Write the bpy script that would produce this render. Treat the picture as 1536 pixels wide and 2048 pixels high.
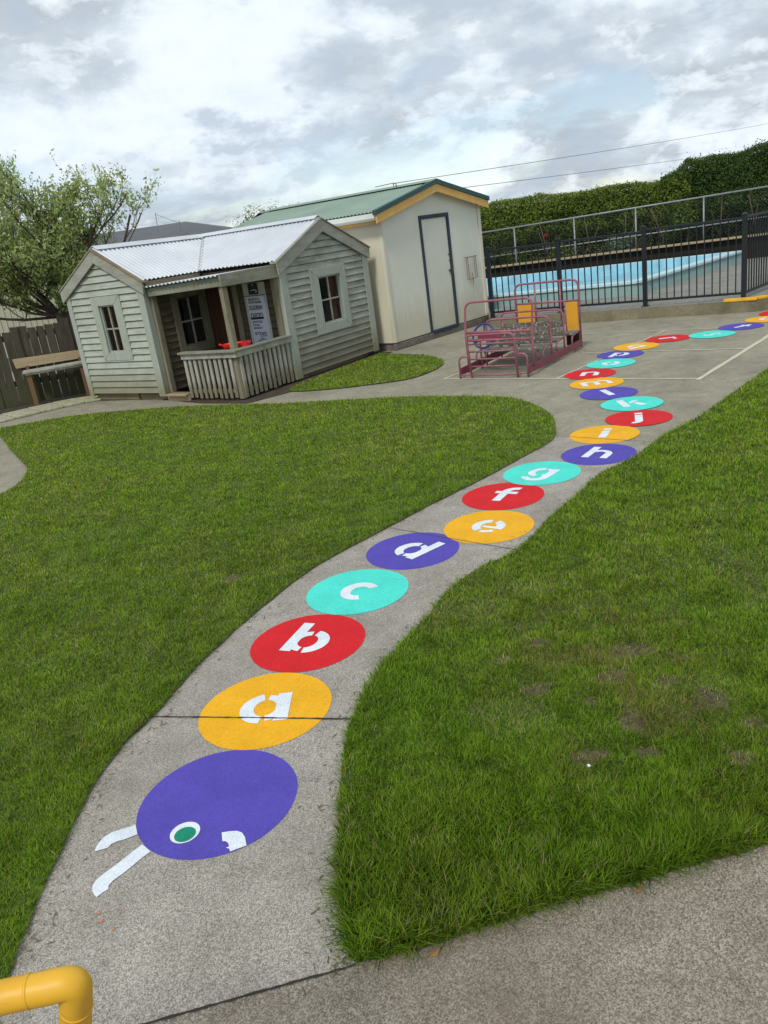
import bpy, bmesh, math, random
import numpy as np
from mathutils import Vector, Matrix
random.seed(7); rng = np.random.default_rng(11)
R_ = math.radians
sc = bpy.context.scene
C = sc.collection
for o in list(bpy.data.objects): bpy.data.objects.remove(o)

# ------------------------------------------------------------------ camera
cam = bpy.data.cameras.new('camera'); co = bpy.data.objects.new('camera', cam); C.objects.link(co)
cam.sensor_fit = 'VERTICAL'; cam.sensor_height = 24.0; cam.sensor_width = 18.0
cam.lens = 1595.0/2048*24.0
cam.clip_start = 0.05; cam.clip_end = 3000
cR = Vector((0.990206, -0.046002, -0.131818)); cU = Vector((0.139614, 0.326269, 0.934910)); cF = Vector((0, 0.944157, -0.329496))
m = Matrix.Identity(4)
for i in range(3):
    m[i][0] = cR[i]; m[i][1] = cU[i]; m[i][2] = -cF[i]
m[2][3] = 1.83
co.matrix_world = m
sc.camera = co
sc.render.resolution_x = 768; sc.render.resolution_y = 1024

# ------------------------------------------------------------------ world, sun, exposure
SUN_EL, SUN_AZ = 50.0, 207.0         # azimuth clockwise from +Y: behind the camera, to the left
w = bpy.data.worlds.new('World'); sc.world = w; w.use_nodes = True
nt = w.node_tree; nt.nodes.clear()
def N(nt, t, **k):
    n = nt.nodes.new(t)
    for a, b in k.items(): setattr(n, a, b)
    return n
def ramp(nt, fac, stops, interp='LINEAR'):
    r = N(nt, 'ShaderNodeValToRGB'); r.color_ramp.interpolation = interp
    cr = r.color_ramp
    while len(cr.elements) > 1: cr.elements.remove(cr.elements[0])
    cr.elements[0].position = stops[0][0]; cr.elements[0].color = (*stops[0][1], 1)
    for p, c in stops[1:]:
        e = cr.elements.new(p); e.color = (*c, 1)
    nt.links.new(fac, r.inputs[0]); return r.outputs[0]
def mixc(nt, fac, a, b, mode='MIX'):
    n = N(nt, 'ShaderNodeMix', data_type='RGBA', blend_type=mode)
    if isinstance(fac, (int, float)): n.inputs[0].default_value = fac
    else: nt.links.new(fac, n.inputs[0])
    for s, v in ((6, a), (7, b)):
        if isinstance(v, (tuple, list)): n.inputs[s].default_value = (*v, 1)
        else: nt.links.new(v, n.inputs[s])
    return n.outputs[2]
def mth(nt, op, a, b=None, clamp=False):
    n = N(nt, 'ShaderNodeMath', operation=op); n.use_clamp = clamp
    for s, v in ((0, a), (1, b)):
        if v is None: continue
        if isinstance(v, (int, float)): n.inputs[s].default_value = v
        else: nt.links.new(v, n.inputs[s])
    return n.outputs[0]
def noise(nt, vec, scale, detail=6, rough=.55, dist=0.0, out=0):
    n = N(nt, 'ShaderNodeTexNoise'); n.inputs['Scale'].default_value = scale; n.inputs['Detail'].default_value = detail
    n.inputs['Roughness'].default_value = rough; n.inputs['Distortion'].default_value = dist
    if vec is not None: nt.links.new(vec, n.inputs['Vector'])
    return n.outputs[out]
out = N(nt, 'ShaderNodeOutputWorld'); bg = N(nt, 'ShaderNodeBackground'); nt.links.new(bg.outputs[0], out.inputs[0])
sky = N(nt, 'ShaderNodeTexSky', sky_type='NISHITA'); sky.sun_disc = False
sky.sun_elevation = R_(SUN_EL); sky.sun_rotation = R_(SUN_AZ); sky.air_density = 1.0; sky.ozone_density = 2.0; sky.dust_density = 0.2
skyc = N(nt, 'ShaderNodeVectorMath', operation='SCALE'); nt.links.new(sky.outputs[0], skyc.inputs[0]); skyc.inputs['Scale'].default_value = 0.115
tc = N(nt, 'ShaderNodeTexCoord')
sep = N(nt, 'ShaderNodeSeparateXYZ'); nt.links.new(tc.outputs['Generated'], sep.inputs[0])
zc = mth(nt, 'ADD', mth(nt, 'MAXIMUM', sep.outputs[2], 0.0), 0.30)
px = mth(nt, 'DIVIDE', sep.outputs[0], zc); py = mth(nt, 'DIVIDE', sep.outputs[1], zc)
cb = N(nt, 'ShaderNodeCombineXYZ'); nt.links.new(px, cb.inputs[0]); nt.links.new(py, cb.inputs[1]); cb.inputs[2].default_value = 3.7
P = cb.outputs[0]
mp = N(nt, 'ShaderNodeMapping'); mp.inputs['Scale'].default_value = (1, 1, 1.9); nt.links.new(tc.outputs['Generated'], mp.inputs[0]); P2 = mp.outputs[0]
big = noise(nt, P, 1.25, 4, .5, .3)
mid = noise(nt, P, 3.0, 11, .60, .15)
dens = mth(nt, 'ADD', mth(nt, 'MULTIPLY', big, 0.62), mth(nt, 'MULTIPLY', mid, 0.38))
dens = mth(nt, 'ADD', dens, mth(nt, 'MULTIPLY', mth(nt, 'SUBTRACT', sep.outputs[2], .32), .10))
cloud = ramp(nt, dens, [(0.36, (.77, .85, .92)), (0.42, (.67, .75, .82)), (0.465, (.57, .645, .71)), (0.51, (.49, .555, .615)), (0.57, (.42, .475, .53)), (.64, (.37, .415, .465))])
# bright cumulus heads low in the sky, with shaded undersides
puff = noise(nt, P2, 5.5, 11, .60, .25); puff2 = noise(nt, P2, 13.0, 9, .62, .2)
pf_ = mth(nt, 'ADD', mth(nt, 'MULTIPLY', puff, .55), mth(nt, 'MULTIPLY', puff2, .45))
low = ramp(nt, sep.outputs[2], [(0.0, (1, 1, 1)), (.26, (.9, .9, .9)), (.42, (.35, .35, .35)), (.7, (.15, .15, .15))])
cloud2 = mixc(nt, mth(nt, 'MULTIPLY', low, ramp(nt, pf_, [(0.50, (0, 0, 0)), (0.535, (.55,)*3), (.585, (1, 1, 1))])), cloud, (.82, .89, .96))
cloud2 = mixc(nt, mth(nt, 'MULTIPLY', low, ramp(nt, pf_, [(0.42, (.8,)*3), (0.49, (0, 0, 0))])), cloud2, (.44, .52, .62))
# holes of blue near the horizon
holef = mth(nt, 'MULTIPLY', ramp(nt, noise(nt, P, 1.8, 5, .6, .2), [(0.50, (0, 0, 0)), (0.60, (1, 1, 1))]), ramp(nt, sep.outputs[2], [(0.0, (.6, .6, .6)), (0.12, (.4, .4, .4)), (0.2, (0, 0, 0))]))
cloud3 = mixc(nt, holef, cloud2, skyc.outputs[0])
nt.links.new(cloud3, bg.inputs[0]); bg.inputs[1].default_value = 1.0
sl = bpy.data.lights.new('sun', 'SUN'); sl.energy = 1.9; sl.angle = R_(12); sl.color = (1, .955, .88)
so = bpy.data.objects.new('sun', sl); C.objects.link(so)
d = Vector((math.sin(R_(SUN_AZ))*math.cos(R_(SUN_EL)), math.cos(R_(SUN_AZ))*math.cos(R_(SUN_EL)), math.sin(R_(SUN_EL))))
so.rotation_euler = d.to_track_quat('Z', 'Y').to_euler(); so.location = d*50
sc.view_settings.view_transform = 'Standard'; sc.view_settings.look = 'None'; sc.view_settings.exposure = 0.20; sc.view_settings.gamma = 1.0
sc.view_settings.use_curve_mapping = False

# ------------------------------------------------------------------ helpers
def tag(o, label=None, cat=None, group=None, kind=None):
    if label: o['label'] = label
    if cat: o['category'] = cat
    if group: o['group'] = group
    if kind: o['kind'] = kind
    return o
def thing(name, loc, label, cat, group=None):
    o = bpy.data.objects.new(name, None); C.objects.link(o); o.location = loc; o.empty_display_size = .2
    return tag(o, label, cat, group)
def root_of(p):
    while p is not None and p.parent is not None: p = p.parent
    return p
class MB:
    def __init__(s): s.v = []; s.f = []
    def poly(s, pts):
        i = len(s.v); s.v += [tuple(p) for p in pts]; s.f.append(tuple(range(i, i+len(pts))))
    def box(s, F, a0, a1, b0, b1, c0, c1):
        i = len(s.v)
        for c in (c0, c1):
            for a, b in ((a0, b0), (a1, b0), (a1, b1), (a0, b1)): s.v.append(tuple(F(a, b, c)))
        s.f += [(i+3, i+2, i+1, i), (i+4, i+5, i+6, i+7)] + [(i+k, i+(k+1) % 4, i+4+(k+1) % 4, i+4+k) for k in range(4)]
    def hexa(s, p8):            # bottom 4 (ccw), top 4
        i = len(s.v); s.v += [tuple(p) for p in p8]
        s.f += [(i+3, i+2, i+1, i), (i+4, i+5, i+6, i+7)] + [(i+k, i+(k+1) % 4, i+4+(k+1) % 4, i+4+k) for k in range(4)]
    def prism(s, F, ac, b0, b1):        # polygon in the a-c plane, extruded along b
        n = len(ac); i = len(s.v)
        for b in (b0, b1): s.v += [tuple(F(a, b, c)) for a, c in ac]
        s.f.append(tuple(i+k for k in range(n))); s.f.append(tuple(i+n+n-1-k for k in range(n)))
        s.f += [(i+k, i+n+k, i+n+(k+1) % n, i+(k+1) % n) for k in range(n)]
    def slab(s, ab, z0, z1, F=None):          # polygon in plan, extruded in z
        F = F or (lambda a, b, c: (a, b, c))
        n = len(ab); i = len(s.v)
        for z in (z0, z1): s.v += [tuple(F(a, b, z)) for a, b in ab]
        s.f.append(tuple(i+n-1-k for k in range(n))); s.f.append(tuple(i+n+k for k in range(n)))
        s.f += [(i+k, i+(k+1) % n, i+n+(k+1) % n, i+n+k) for k in range(n)]
    def tube(s, pts, r, n=8, r1=None, cap=True):
        pts = [Vector(p) for p in pts]; m_ = len(pts); i0 = len(s.v)
        t0 = (pts[1]-pts[0]).normalized(); up = Vector((0, 0, 1)) if abs(t0.z) < .9 else Vector((1, 0, 0))
        nx = t0.cross(up).normalized()
        for j, p in enumerate(pts):
            t = (pts[min(j+1, m_-1)]-pts[max(j-1, 0)]).normalized()
            nx = (nx-t*nx.dot(t)).normalized(); ny = t.cross(nx)
            rr = r if r1 is None else r+(r1-r)*j/(m_-1)
            for k in range(n):
                a = 2*math.pi*k/n; s.v.append(tuple(p+(nx*math.cos(a)+ny*math.sin(a))*rr))
        for j in range(m_-1):
            for k in range(n):
                a = i0+j*n+k; b = i0+j*n+(k+1) % n; s.f.append((a, b, b+n, a+n))
        if cap:
            s.f.append(tuple(i0+n-1-k for k in range(n))); s.f.append(tuple(i0+(m_-1)*n+k for k in range(n)))
    def build(s, name, mat, parent=None, smooth=False, bevel=0, solid=0):
        me = bpy.data.meshes.new(name); r = root_of(parent) if parent else None
        off = Vector(r.location) if r else Vector((0, 0, 0))
        me.from_pydata([tuple(Vector(p)-off) for p in s.v], [], s.f); me.update()
        o = bpy.data.objects.new(name, me); C.objects.link(o)
        if parent: o.parent = parent
        if mat: me.materials.append(mat)
        if smooth: me.shade_smooth()
        if bevel:
            b = o.modifiers.new('bevel', 'BEVEL'); b.width = bevel; b.segments = 2; b.limit_method = 'ANGLE'
        if solid:
            b = o.modifiers.new('solid', 'SOLIDIFY'); b.thickness = solid
        return o
def W(a, b, c): return Vector((a, b, c))
def frame(x, y, ang, z=0.0):
    ca, sa = math.cos(R_(ang)), math.sin(R_(ang))
    return lambda a, b, c: Vector((x+a*ca-b*sa, y+a*sa+b*ca, z+c))
def sub(F, a0, b0, quarter=0):     # frame moved to (a0,b0) of F and turned by quarter*90 degrees
    def G(a, b, c):
        q = quarter % 4
        if q == 1: a, b = -b, a
        elif q == 2: a, b = -a, -b
        elif q == 3: a, b = b, -a
        return F(a0+a, b0+b, c)
    return G
def arcfillet(pts, r, n=5):          # rounds the corners of a polyline
    pts = [Vector(p) for p in pts]; out = [pts[0]]
    for i in range(1, len(pts)-1):
        a, p, b = pts[i-1], pts[i], pts[i+1]
        d1 = (a-p); d2 = (b-p); k = min(r, d1.length*.49, d2.length*.49)
        A = p+d1.normalized()*k; B = p+d2.normalized()*k
        for j in range(n+1):
            t = j/n; out.append(A*(1-t)**2+p*2*t*(1-t)+B*t*t)
    out.append(pts[-1]); return out
def catmull(pts, n=5):
    res = []
    for i in range(len(pts)-1):
        p0 = pts[max(i-1, 0)]; p1 = pts[i]; p2 = pts[i+1]; p3 = pts[min(i+2, len(pts)-1)]
        for j in range(n):
            t = j/n
            res.append(tuple(.5*((2*p1[k])+(-p0[k]+p2[k])*t+(2*p0[k]-5*p1[k]+4*p2[k]-p3[k])*t*t+(-p0[k]+3*p1[k]-3*p2[k]+p3[k])*t**3) for k in (0, 1)))
    res.append(tuple(pts[-1])); return res

# ------------------------------------------------------------------ materials
def newmat(name):
    mt = bpy.data.materials.new(name); mt.use_nodes = True; t = mt.node_tree
    b = t.nodes['Principled BSDF']; tcn = t.nodes.new('ShaderNodeTexCoord')
    return mt, t, b, tcn.outputs['Object']
def mapping(t, vec, scale, rot=(0, 0, 0)):
    n = N(t, 'ShaderNodeMapping'); n.inputs['Scale'].default_value = scale; n.inputs['Rotation'].default_value = rot
    t.links.new(vec, n.inputs[0]); return n.outputs[0]
def bump(t, b, h, strength=.3, dist=.01):
    n = N(t, 'ShaderNodeBump'); n.inputs['Strength'].default_value = strength; n.inputs['Distance'].default_value = dist
    t.links.new(h, n.inputs['Height']); t.links.new(n.outputs[0], b.inputs['Normal'])
def simple(name, col, rough=.5, var=.12, scale=6, metal=0, bstr=0, bscale=80, spec=None):
    mt, t, b, v = newmat(name)
    lo = tuple(c*(1-var) for c in col); hi = tuple(min(1, c*(1+var)) for c in col)
    c = ramp(t, noise(t, v, scale, 6, .6), [(.3, lo), (.7, hi)])
    t.links.new(c, b.inputs['Base Color']); b.inputs['Roughness'].default_value = rough; b.inputs['Metallic'].default_value = metal
    if spec is not None: b.inputs['Specular IOR Level'].default_value = spec
    if bstr: bump(t, b, noise(t, v, bscale, 3), bstr, .003)
    return mt
def wood(name, col, dirt, ang=0.0, amount=.5, grain='h', zdirt=None, rough=.85, spots=.3):
    mt, t, b, v = newmat(name)
    vv = mapping(t, v, (1, 1, 1), (0, 0, R_(-ang)))
    sc_ = {'h': (1.5, 1.5, 45), 'v': (30, 30, 1.2)}[grain]
    g = noise(t, mapping(t, vv, sc_), 1.6, 5, .6, .4)
    patch = noise(t, mapping(t, vv, (1, 1, 3) if grain == 'h' else (3, 3, 1)), 2.6, 7, .65, .3)
    c = ramp(t, g, [(.3, tuple(x*.80 for x in col)), (.6, col), (.8, tuple(min(1, x*1.12) for x in col))])
    f = ramp(t, patch, [(.55-amount*.2, (0, 0, 0)), (.80-amount*.15, (1, 1, 1))])
    f = mth(t, 'MULTIPLY', f, amount+.2)
    c = mixc(t, f, c, dirt)
    stk = noise(t, mapping(t, vv, (14, 14, 1.1)), 2.2, 6, .65)
    c = mixc(t, mth(t, 'MULTIPLY', ramp(t, stk, [(.54, (0, 0, 0)), (.70, (1, 1, 1))]), amount*.8), c, dirt)
    kn = N(t, 'ShaderNodeTexVoronoi'); kn.inputs['Scale'].default_value = 5.0; t.links.new(mapping(t, vv, (1, 1, 2) if grain == 'h' else (2, 2, 1)), kn.inputs['Vector'])
    kf = ramp(t, kn.outputs['Distance'], [(.03, (spots,)*3), (.075, (0, 0, 0))])
    c = mixc(t, kf, c, tuple(x*.35 for x in dirt))
    if zdirt:
        s3 = N(t, 'ShaderNodeSeparateXYZ'); t.links.new(v, s3.inputs[0])
        zz = mth(t, 'ADD', s3.outputs[2], mth(t, 'MULTIPLY', noise(t, v, 7, 6, .7), -.28))
        c = mixc(t, ramp(t, zz, [(zdirt[0]-.14, (.85,)*3), (zdirt[1]-.14, (0, 0, 0))]), c, zdirt[2])
    t.links.new(c, b.inputs['Base Color']); b.inputs['Roughness'].default_value = rough
    b.inputs['Specular IOR Level'].default_value = .25
    bump(t, b, g, .35, .004)
    return mt
def attr_leaf(name, rough=.55, trans=.35, spec=.25):
    mt, t, b, v = newmat(name)
    a = N(t, 'ShaderNodeAttribute'); a.attribute_name = 'Col'
    t.links.new(a.outputs[0], b.inputs['Base Color']); b.inputs['Roughness'].default_value = rough
    b.inputs['Specular IOR Level'].default_value = spec
    tr = N(t, 'ShaderNodeBsdfTranslucent'); t.links.new(a.outputs[0], tr.inputs[0])
    mx = N(t, 'ShaderNodeMixShader'); mx.inputs[0].default_value = trans
    t.links.new(b.outputs[0], mx.inputs[1]); t.links.new(tr.outputs[0], mx.inputs[2])
    t.links.new(mx.outputs[0], t.nodes['Material Output'].inputs[0]); return mt
def concrete(name, light, mid_, dark, stone=150, contrast=1.0, stain=(.16, .15, .12), stainf=.35, rough=.88, bst=.45):
    mt, t, b, v = newmat(name)
    wv = N(t, 'ShaderNodeMix', data_type='VECTOR'); wv.inputs[0].default_value = .004
    t.links.new(v, wv.inputs[4]); t.links.new(noise(t, v, stone*.5, 2, .5, 0, 1), wv.inputs[5])
    vo = N(t, 'ShaderNodeTexVoronoi'); vo.inputs['Scale'].default_value = stone; t.links.new(wv.outputs[1], vo.inputs['Vector'])
    bw = N(t, 'ShaderNodeRGBToBW'); t.links.new(vo.outputs['Color'], bw.inputs[0])
    n1 = noise(t, v, stone*.8, 4, .75)
    f = mth(t, 'ADD', mth(t, 'MULTIPLY', bw.outputs[0], .42*contrast), mth(t, 'MULTIPLY', n1, 1-.42*contrast))
    c = ramp(t, f, [(.30, dark), (.48, mid_), (.66, light)])
    n2 = noise(t, v, .9, 7, .62, .3)
    c = mixc(t, mth(t, 'MULTIPLY', ramp(t, n2, [(.42, (0, 0, 0)), (.72, (1, 1, 1))]), stainf), c, stain)
    n3 = noise(t, v, 6, 6, .65)
    c = mixc(t, .55, c, ramp(t, n3, [(.3, (.70, .69, .67)), (.7, (1.18, 1.18, 1.18))]), 'MULTIPLY')
    c = mixc(t, .5, c, ramp(t, noise(t, v, 2.3, 8, .7, .8), [(.36, (.74, .72, .69)), (.50, (1, 1, 1)), (.66, (1.1, 1.1, 1.1))]), 'MULTIPLY')
    t.links.new(c, b.inputs['Base Color']); b.inputs['Roughness'].default_value = rough; b.inputs['Specular IOR Level'].default_value = .3
    bump(t, b, f, bst, .003)
    return mt
def paint(name, col, chip=.0):
    mt, t, b, v = newmat(name)
    c = ramp(t, noise(t, v, 4.5, 8, .7), [(.3, tuple(x*.84 for x in col)), (.7, tuple(min(1, x*1.10) for x in col))])
    vo = N(t, 'ShaderNodeTexVoronoi'); vo.inputs['Scale'].default_value = 260; t.links.new(v, vo.inputs['Vector'])
    bw = N(t, 'ShaderNodeRGBToBW'); t.links.new(vo.outputs['Color'], bw.inputs[0])
    pit = mth(t, 'ADD', mth(t, 'MULTIPLY', bw.outputs[0], .4), mth(t, 'MULTIPLY', noise(t, v, 210, 4, .75), .6))
    c = mixc(t, .8, c, ramp(t, pit, [(.30, (.70, .70, .70)), (.48, (.98,)*3), (.7, (1.06,)*3)]), 'MULTIPLY')
    worn = mth(t, 'MULTIPLY', ramp(t, noise(t, v, 26, 7, .72), [(.60, (0, 0, 0)), (.74, (1, 1, 1))]), ramp(t, pit, [(.34, (.75,)*3), (.47, (0, 0, 0))]))
    c = mixc(t, worn, c, (.25, .235, .21))
    t.links.new(c, b.inputs['Base Color']); b.inputs['Roughness'].default_value = .7; b.inputs['Specular IOR Level'].default_value = .18
    bump(t, b, pit, .5, .002)
    return mt
M = {}
M['path'] = concrete('path concrete', (.55, .515, .455), (.32, .295, .255), (.145, .13, .112), 300, 1.0, (.19, .175, .148), .5)
M['near'] = concrete('near slab concrete', (.45, .415, .345), (.245, .21, .165), (.105, .082, .062), 260, .9, (.14, .105, .08), .75)
M['court'] = concrete('courtyard concrete', (.42, .395, .31), (.295, .275, .205), (.16, .15, .105), 190, .9, (.175, .165, .13), .6)
M['curb'] = concrete('curb concrete', (.30, .275, .19), (.225, .20, .13), (.15, .13, .08), 90, .5, (.085, .075, .04), .7)
M['deck'] = concrete('pool deck concrete', (.34, .34, .31), (.25, .25, .225), (.16, .16, .145), 60, .5, (.18, .18, .155), .6)
M['found'] = concrete('foundation block', (.26, .235, .20), (.17, .15, .125), (.09, .08, .07), 60, .8, (.07, .06, .05), .5)
M['purple'] = paint('purple paint', (.098, .075, .43)); M['orange'] = paint('orange paint', (.86, .44, .018))
M['red'] = paint('red paint', (.66, .018, .024)); M['teal'] = paint('teal paint', (.085, .74, .62))
M['white'] = paint('white paint', (.76, .82, .88)); M['green'] = paint('green paint', (.012, .26, .155))
M['line'] = paint('line paint', (.60, .58, .44)); M['joint'] = simple('joint gap', (.03, .028, .024), .95)
M['seam'] = simple('hairline joint', (.10, .09, .08), .95)
SAGE = (.44, .475, .41)
M['boardL'] = wood('sage boards', SAGE, (.25, .25, .17), -36, .5, 'h', (.12, .50, (.20, .19, .11)))
M['boardR'] = wood('worn sage boards', (.40, .43, .37), (.21, .20, .145), 54, .7, 'h', (.10, .80, (.15, .13, .085)))
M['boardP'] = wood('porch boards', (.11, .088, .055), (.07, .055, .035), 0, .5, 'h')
M['trim'] = wood('sage trim', (.395, .43, .375), (.30, .31, .23), 0, .35, 'v', (.10, .45, (.22, .21, .12)))
M['barge'] = wood('grey barge timber', (.37, .37, .315), (.20, .19, .14), 0, .5, 'h')
M['beam'] = wood('porch beam timber', (.30, .30, .235), (.14, .13, .09), 0, .6, 'h')
M['post'] = wood('porch post timber', (.27, .245, .17), (.13, .11, .07), 0, .5, 'v')
M['slat'] = wood('baluster timber', (.42, .41, .35), (.15, .135, .09), 0, .55, 'v', (.05, .30, (.17, .15, .09)))
M['ply'] = wood('brown ply', (.085, .04, .024), (.06, .03, .02), 0, .4, 'v')
M['deckb'] = wood('deck timber', (.25, .20, .13), (.12, .10, .06), 0, .5, 'h')
M['plank'] = wood('bench plank', (.38, .30, .19), (.30, .22, .13), 0, .4, 'h')
M['bleg'] = wood('bench leg timber', (.17, .11, .06), (.2, .1, .05), 0, .4, 'v')
M['paling'] = wood('weathered palings', (.085, .072, .054), (.032, .028, .02), 0, .65, 'v', (.05, .6, (.07, .075, .035)))
mt, t, b, v = newmat('lichen boards')
g = noise(t, mapping(t, v, (3, 3, 40), (0, 0, R_(33))), 1.5, 5)
c = ramp(t, g, [(.3, (.085, .075, .06)), (.7, (.16, .145, .12))])
lf = noise(t, v, 34, 5, .7); c = mixc(t, ramp(t, lf, [(.56, (0, 0, 0)), (.60, (1, 1, 1))]), c, (.40, .39, .34))
c = mixc(t, ramp(t, noise(t, v, 22, 5, .7), [(.60, (0, 0, 0)), (.65, (1, 1, 1))]), c, (.03, .027, .022))
t.links.new(c, b.inputs['Base Color']); b.inputs['Roughness'].default_value = .95; bump(t, b, lf, .4, .004); M['speck'] = mt
mt, t, b, v = newmat('corrugated zinc')
c = ramp(t, noise(t, v, 2.2, 6, .6), [(.3, (.60, .63, .67)), (.7, (.72, .75, .79))])
t.links.new(c, b.inputs['Base Color']); b.inputs['Roughness'].default_value = .42; b.inputs['Metallic'].default_value = .25; M['zinc'] = mt
M['zincd'] = simple('dirty zinc', (.40, .41, .41), .6, .3, 8, .2)
M['shedside'] = simple('cream side cladding', (.68, .63, .485), .6, .05, 1.5, 0, .06, 30)
mt, t, b, v = newmat('pale shed front')
sp = N(t, 'ShaderNodeSeparateXYZ'); t.links.new(v, sp.inputs[0])
streak = noise(t, mapping(t, v, (9, 9, .8)), 2.0, 6, .6)
zf = ramp(t, mth(t, 'ADD', sp.outputs[2], mth(t, 'MULTIPLY', streak, -.7)), [(-.25, (.55,)*3), (.45, (0, 0, 0))])
c = mixc(t, zf, ramp(t, noise(t, v, 1.6, 5), [(.3, (.66, .66, .56)), (.7, (.72, .72, .625))]), (.46, .42, .27))
t.links.new(c, b.inputs['Base Color']); b.inputs['Roughness'].default_value = .55; bump(t, b, noise(t, v, 12, 4), .05, .01); M['shedfront'] = mt
M['greenroof'] = simple('green roof', (.235, .325, .26), .5, .12, 1.5)
M['greenbarge'] = simple('dark green flashing', (.02, .075, .07), .45, .1)
M['mustard'] = simple('mustard fascia', (.72, .42, .115), .55, .08)
M['gutter'] = simple('white gutter', (.70, .72, .68), .4, .06)
M['navy'] = simple('navy trim', (.022, .034, .055), .6, .2)
M['rust'] = simple('rusty wire', (.22, .13, .05), .8, .4, 40, .3)
M['dkmetal'] = simple('tarnished metal', (.09, .085, .075), .55, .3, 40, .5)
M['black'] = simple('black powder coat', (.008, .011, .016), .38, .2)
M['galv'] = simple('galvanised pipe', (.24, .255, .26), .5, .15, 6, .4)
M['bluegalv'] = simple('blue grey post', (.15, .22, .27), .5, .15, 6, .2)
M['maroon'] = simple('faded maroon paint', (.31, .10, .135), .42, .22, 9, 0, .08, 90)
M['maroond'] = simple('maroon plate', (.21, .045, .07), .5, .2, 7)
M['blue'] = simple('blue wheel paint', (.025, .05, .24), .4, .15)
M['panel'] = simple('orange panel', (.70, .335, .02), .5, .08)
M['redplastic'] = simple('red plastic', (.75, .02, .02), .35, .05)
M['poolin'] = simple('pool blue paint', (.30, .57, .68), .6, .22, 3)
M['poolrim'] = simple('pale blue pool rim', (.50, .68, .74), .6, .1, 3)
M['poolout'] = simple('grey green pool wall', (.235, .355, .345), .8, .12, 4)
M['glassin'] = simple('dark interior', (.02, .018, .014), .9)
M['curtain'] = simple('brown curtain', (.20, .085, .05), .9, .3, 12)
M['paper'] = simple('white poster board', (.62, .64, .74), .5, .04)
M['paperw'] = simple('weathered white panel', (.50, .50, .44), .6, .12)
M['ink'] = simple('black print', (.015, .017, .025), .6)
M['inkg'] = simple('grey print', (.14, .15, .19), .6)
M['yellow'] = simple('yellow gloss pipe paint', (.78, .42, .022), .33, .06, 9, 0, .05, 60)
mt, t, b, v = newmat('chipped yellow pipe paint')
c = ramp(t, noise(t, v, 9, 6, .6), [(.3, (.70, .36, .016)), (.7, (.80, .45, .03))])
chips = ramp(t, noise(t, v, 38, 6, .7, .3), [(.63, (0, 0, 0)), (.65, (1, 1, 1))])
c = mixc(t, chips, c, (.33, .31, .27))
sm = ramp(t, noise(t, mapping(t, v, (6, 30, 30)), 3, 6, .7), [(.56, (0, 0, 0)), (.75, (.55,)*3)]); c = mixc(t, sm, c, (.42, .24, .05))
t.links.new(c, b.inputs['Base Color']); b.inputs['Roughness'].default_value = .48; bump(t, b, chips, -.3, .002); M['yellow'] = mt
M['yelcurb'] = simple('yellow kerb paint', (.72, .40, .02), .7, .15)
M['chip'] = simple('chipped paint patch', (.42, .42, .36), .7)
M['bark'] = wood('bark', (.12, .09, .065), (.05, .042, .03), 0, .6, 'v')
M['barkd'] = simple('dark bark', (.085, .065, .045), .9, .35, 14, 0, .4, 30)
M['soil'] = simple('dark soil', (.055, .038, .024), .95, .4, 9, 0, .6, 60)
M['hroof'] = simple('grey house roof', (.105, .11, .125), .7, .12, .6)
M['hwall'] = simple('cream house wall', (.42, .41, .31), .7, .06, 1)
M['wirem'] = simple('cable', (.20, .215, .23), .6)
M['leaf'] = attr_leaf('leaf', .5, .45); M['grass'] = attr_leaf('grass blades', .6, .35, .08)
mt, t, b, v = newmat('window glass')
tr = N(t, 'ShaderNodeBsdfTransparent'); gl = N(t, 'ShaderNodeBsdfGlossy'); gl.inputs['Roughness'].default_value = .04; gl.inputs[0].default_value = (.8, .8, .8, 1)
fr = N(t, 'ShaderNodeFresnel'); fr.inputs[0].default_value = 1.5
mx = N(t, 'ShaderNodeMixShader'); t.links.new(fr.outputs[0], mx.inputs[0]); t.links.new(tr.outputs[0], mx.inputs[1]); t.links.new(gl.outputs[0], mx.inputs[2])
t.links.new(mx.outputs[0], t.nodes['Material Output'].inputs[0]); M['glass'] = mt
mt, t, b, v = newmat('pool water')
b.inputs['Roughness'].default_value = .5; b.inputs['Specular IOR Level'].default_value = .12
t.links.new(ramp(t, noise(t, v, 2.5, 6, .6), [(.3, (.18, .44, .58)), (.7, (.34, .60, .70))]), b.inputs['Base Color'])
bump(t, b, noise(t, v, 9, 3), .25, .02); M['water'] = mt
# lawn soil: green-brown thatch under the blades
mt, t, b, v = newmat('lawn thatch')
c = ramp(t, noise(t, v, 60, 5, .7), [(.3, (.035, .055, .010)), (.55, (.085, .115, .024)), (.75, (.14, .16, .045))])
t.links.new(c, b.inputs['Base Color']); b.inputs['Roughness'].default_value = .95; bump(t, b, noise(t, v, 90, 4), .6, .01); M['thatch'] = mt

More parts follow.
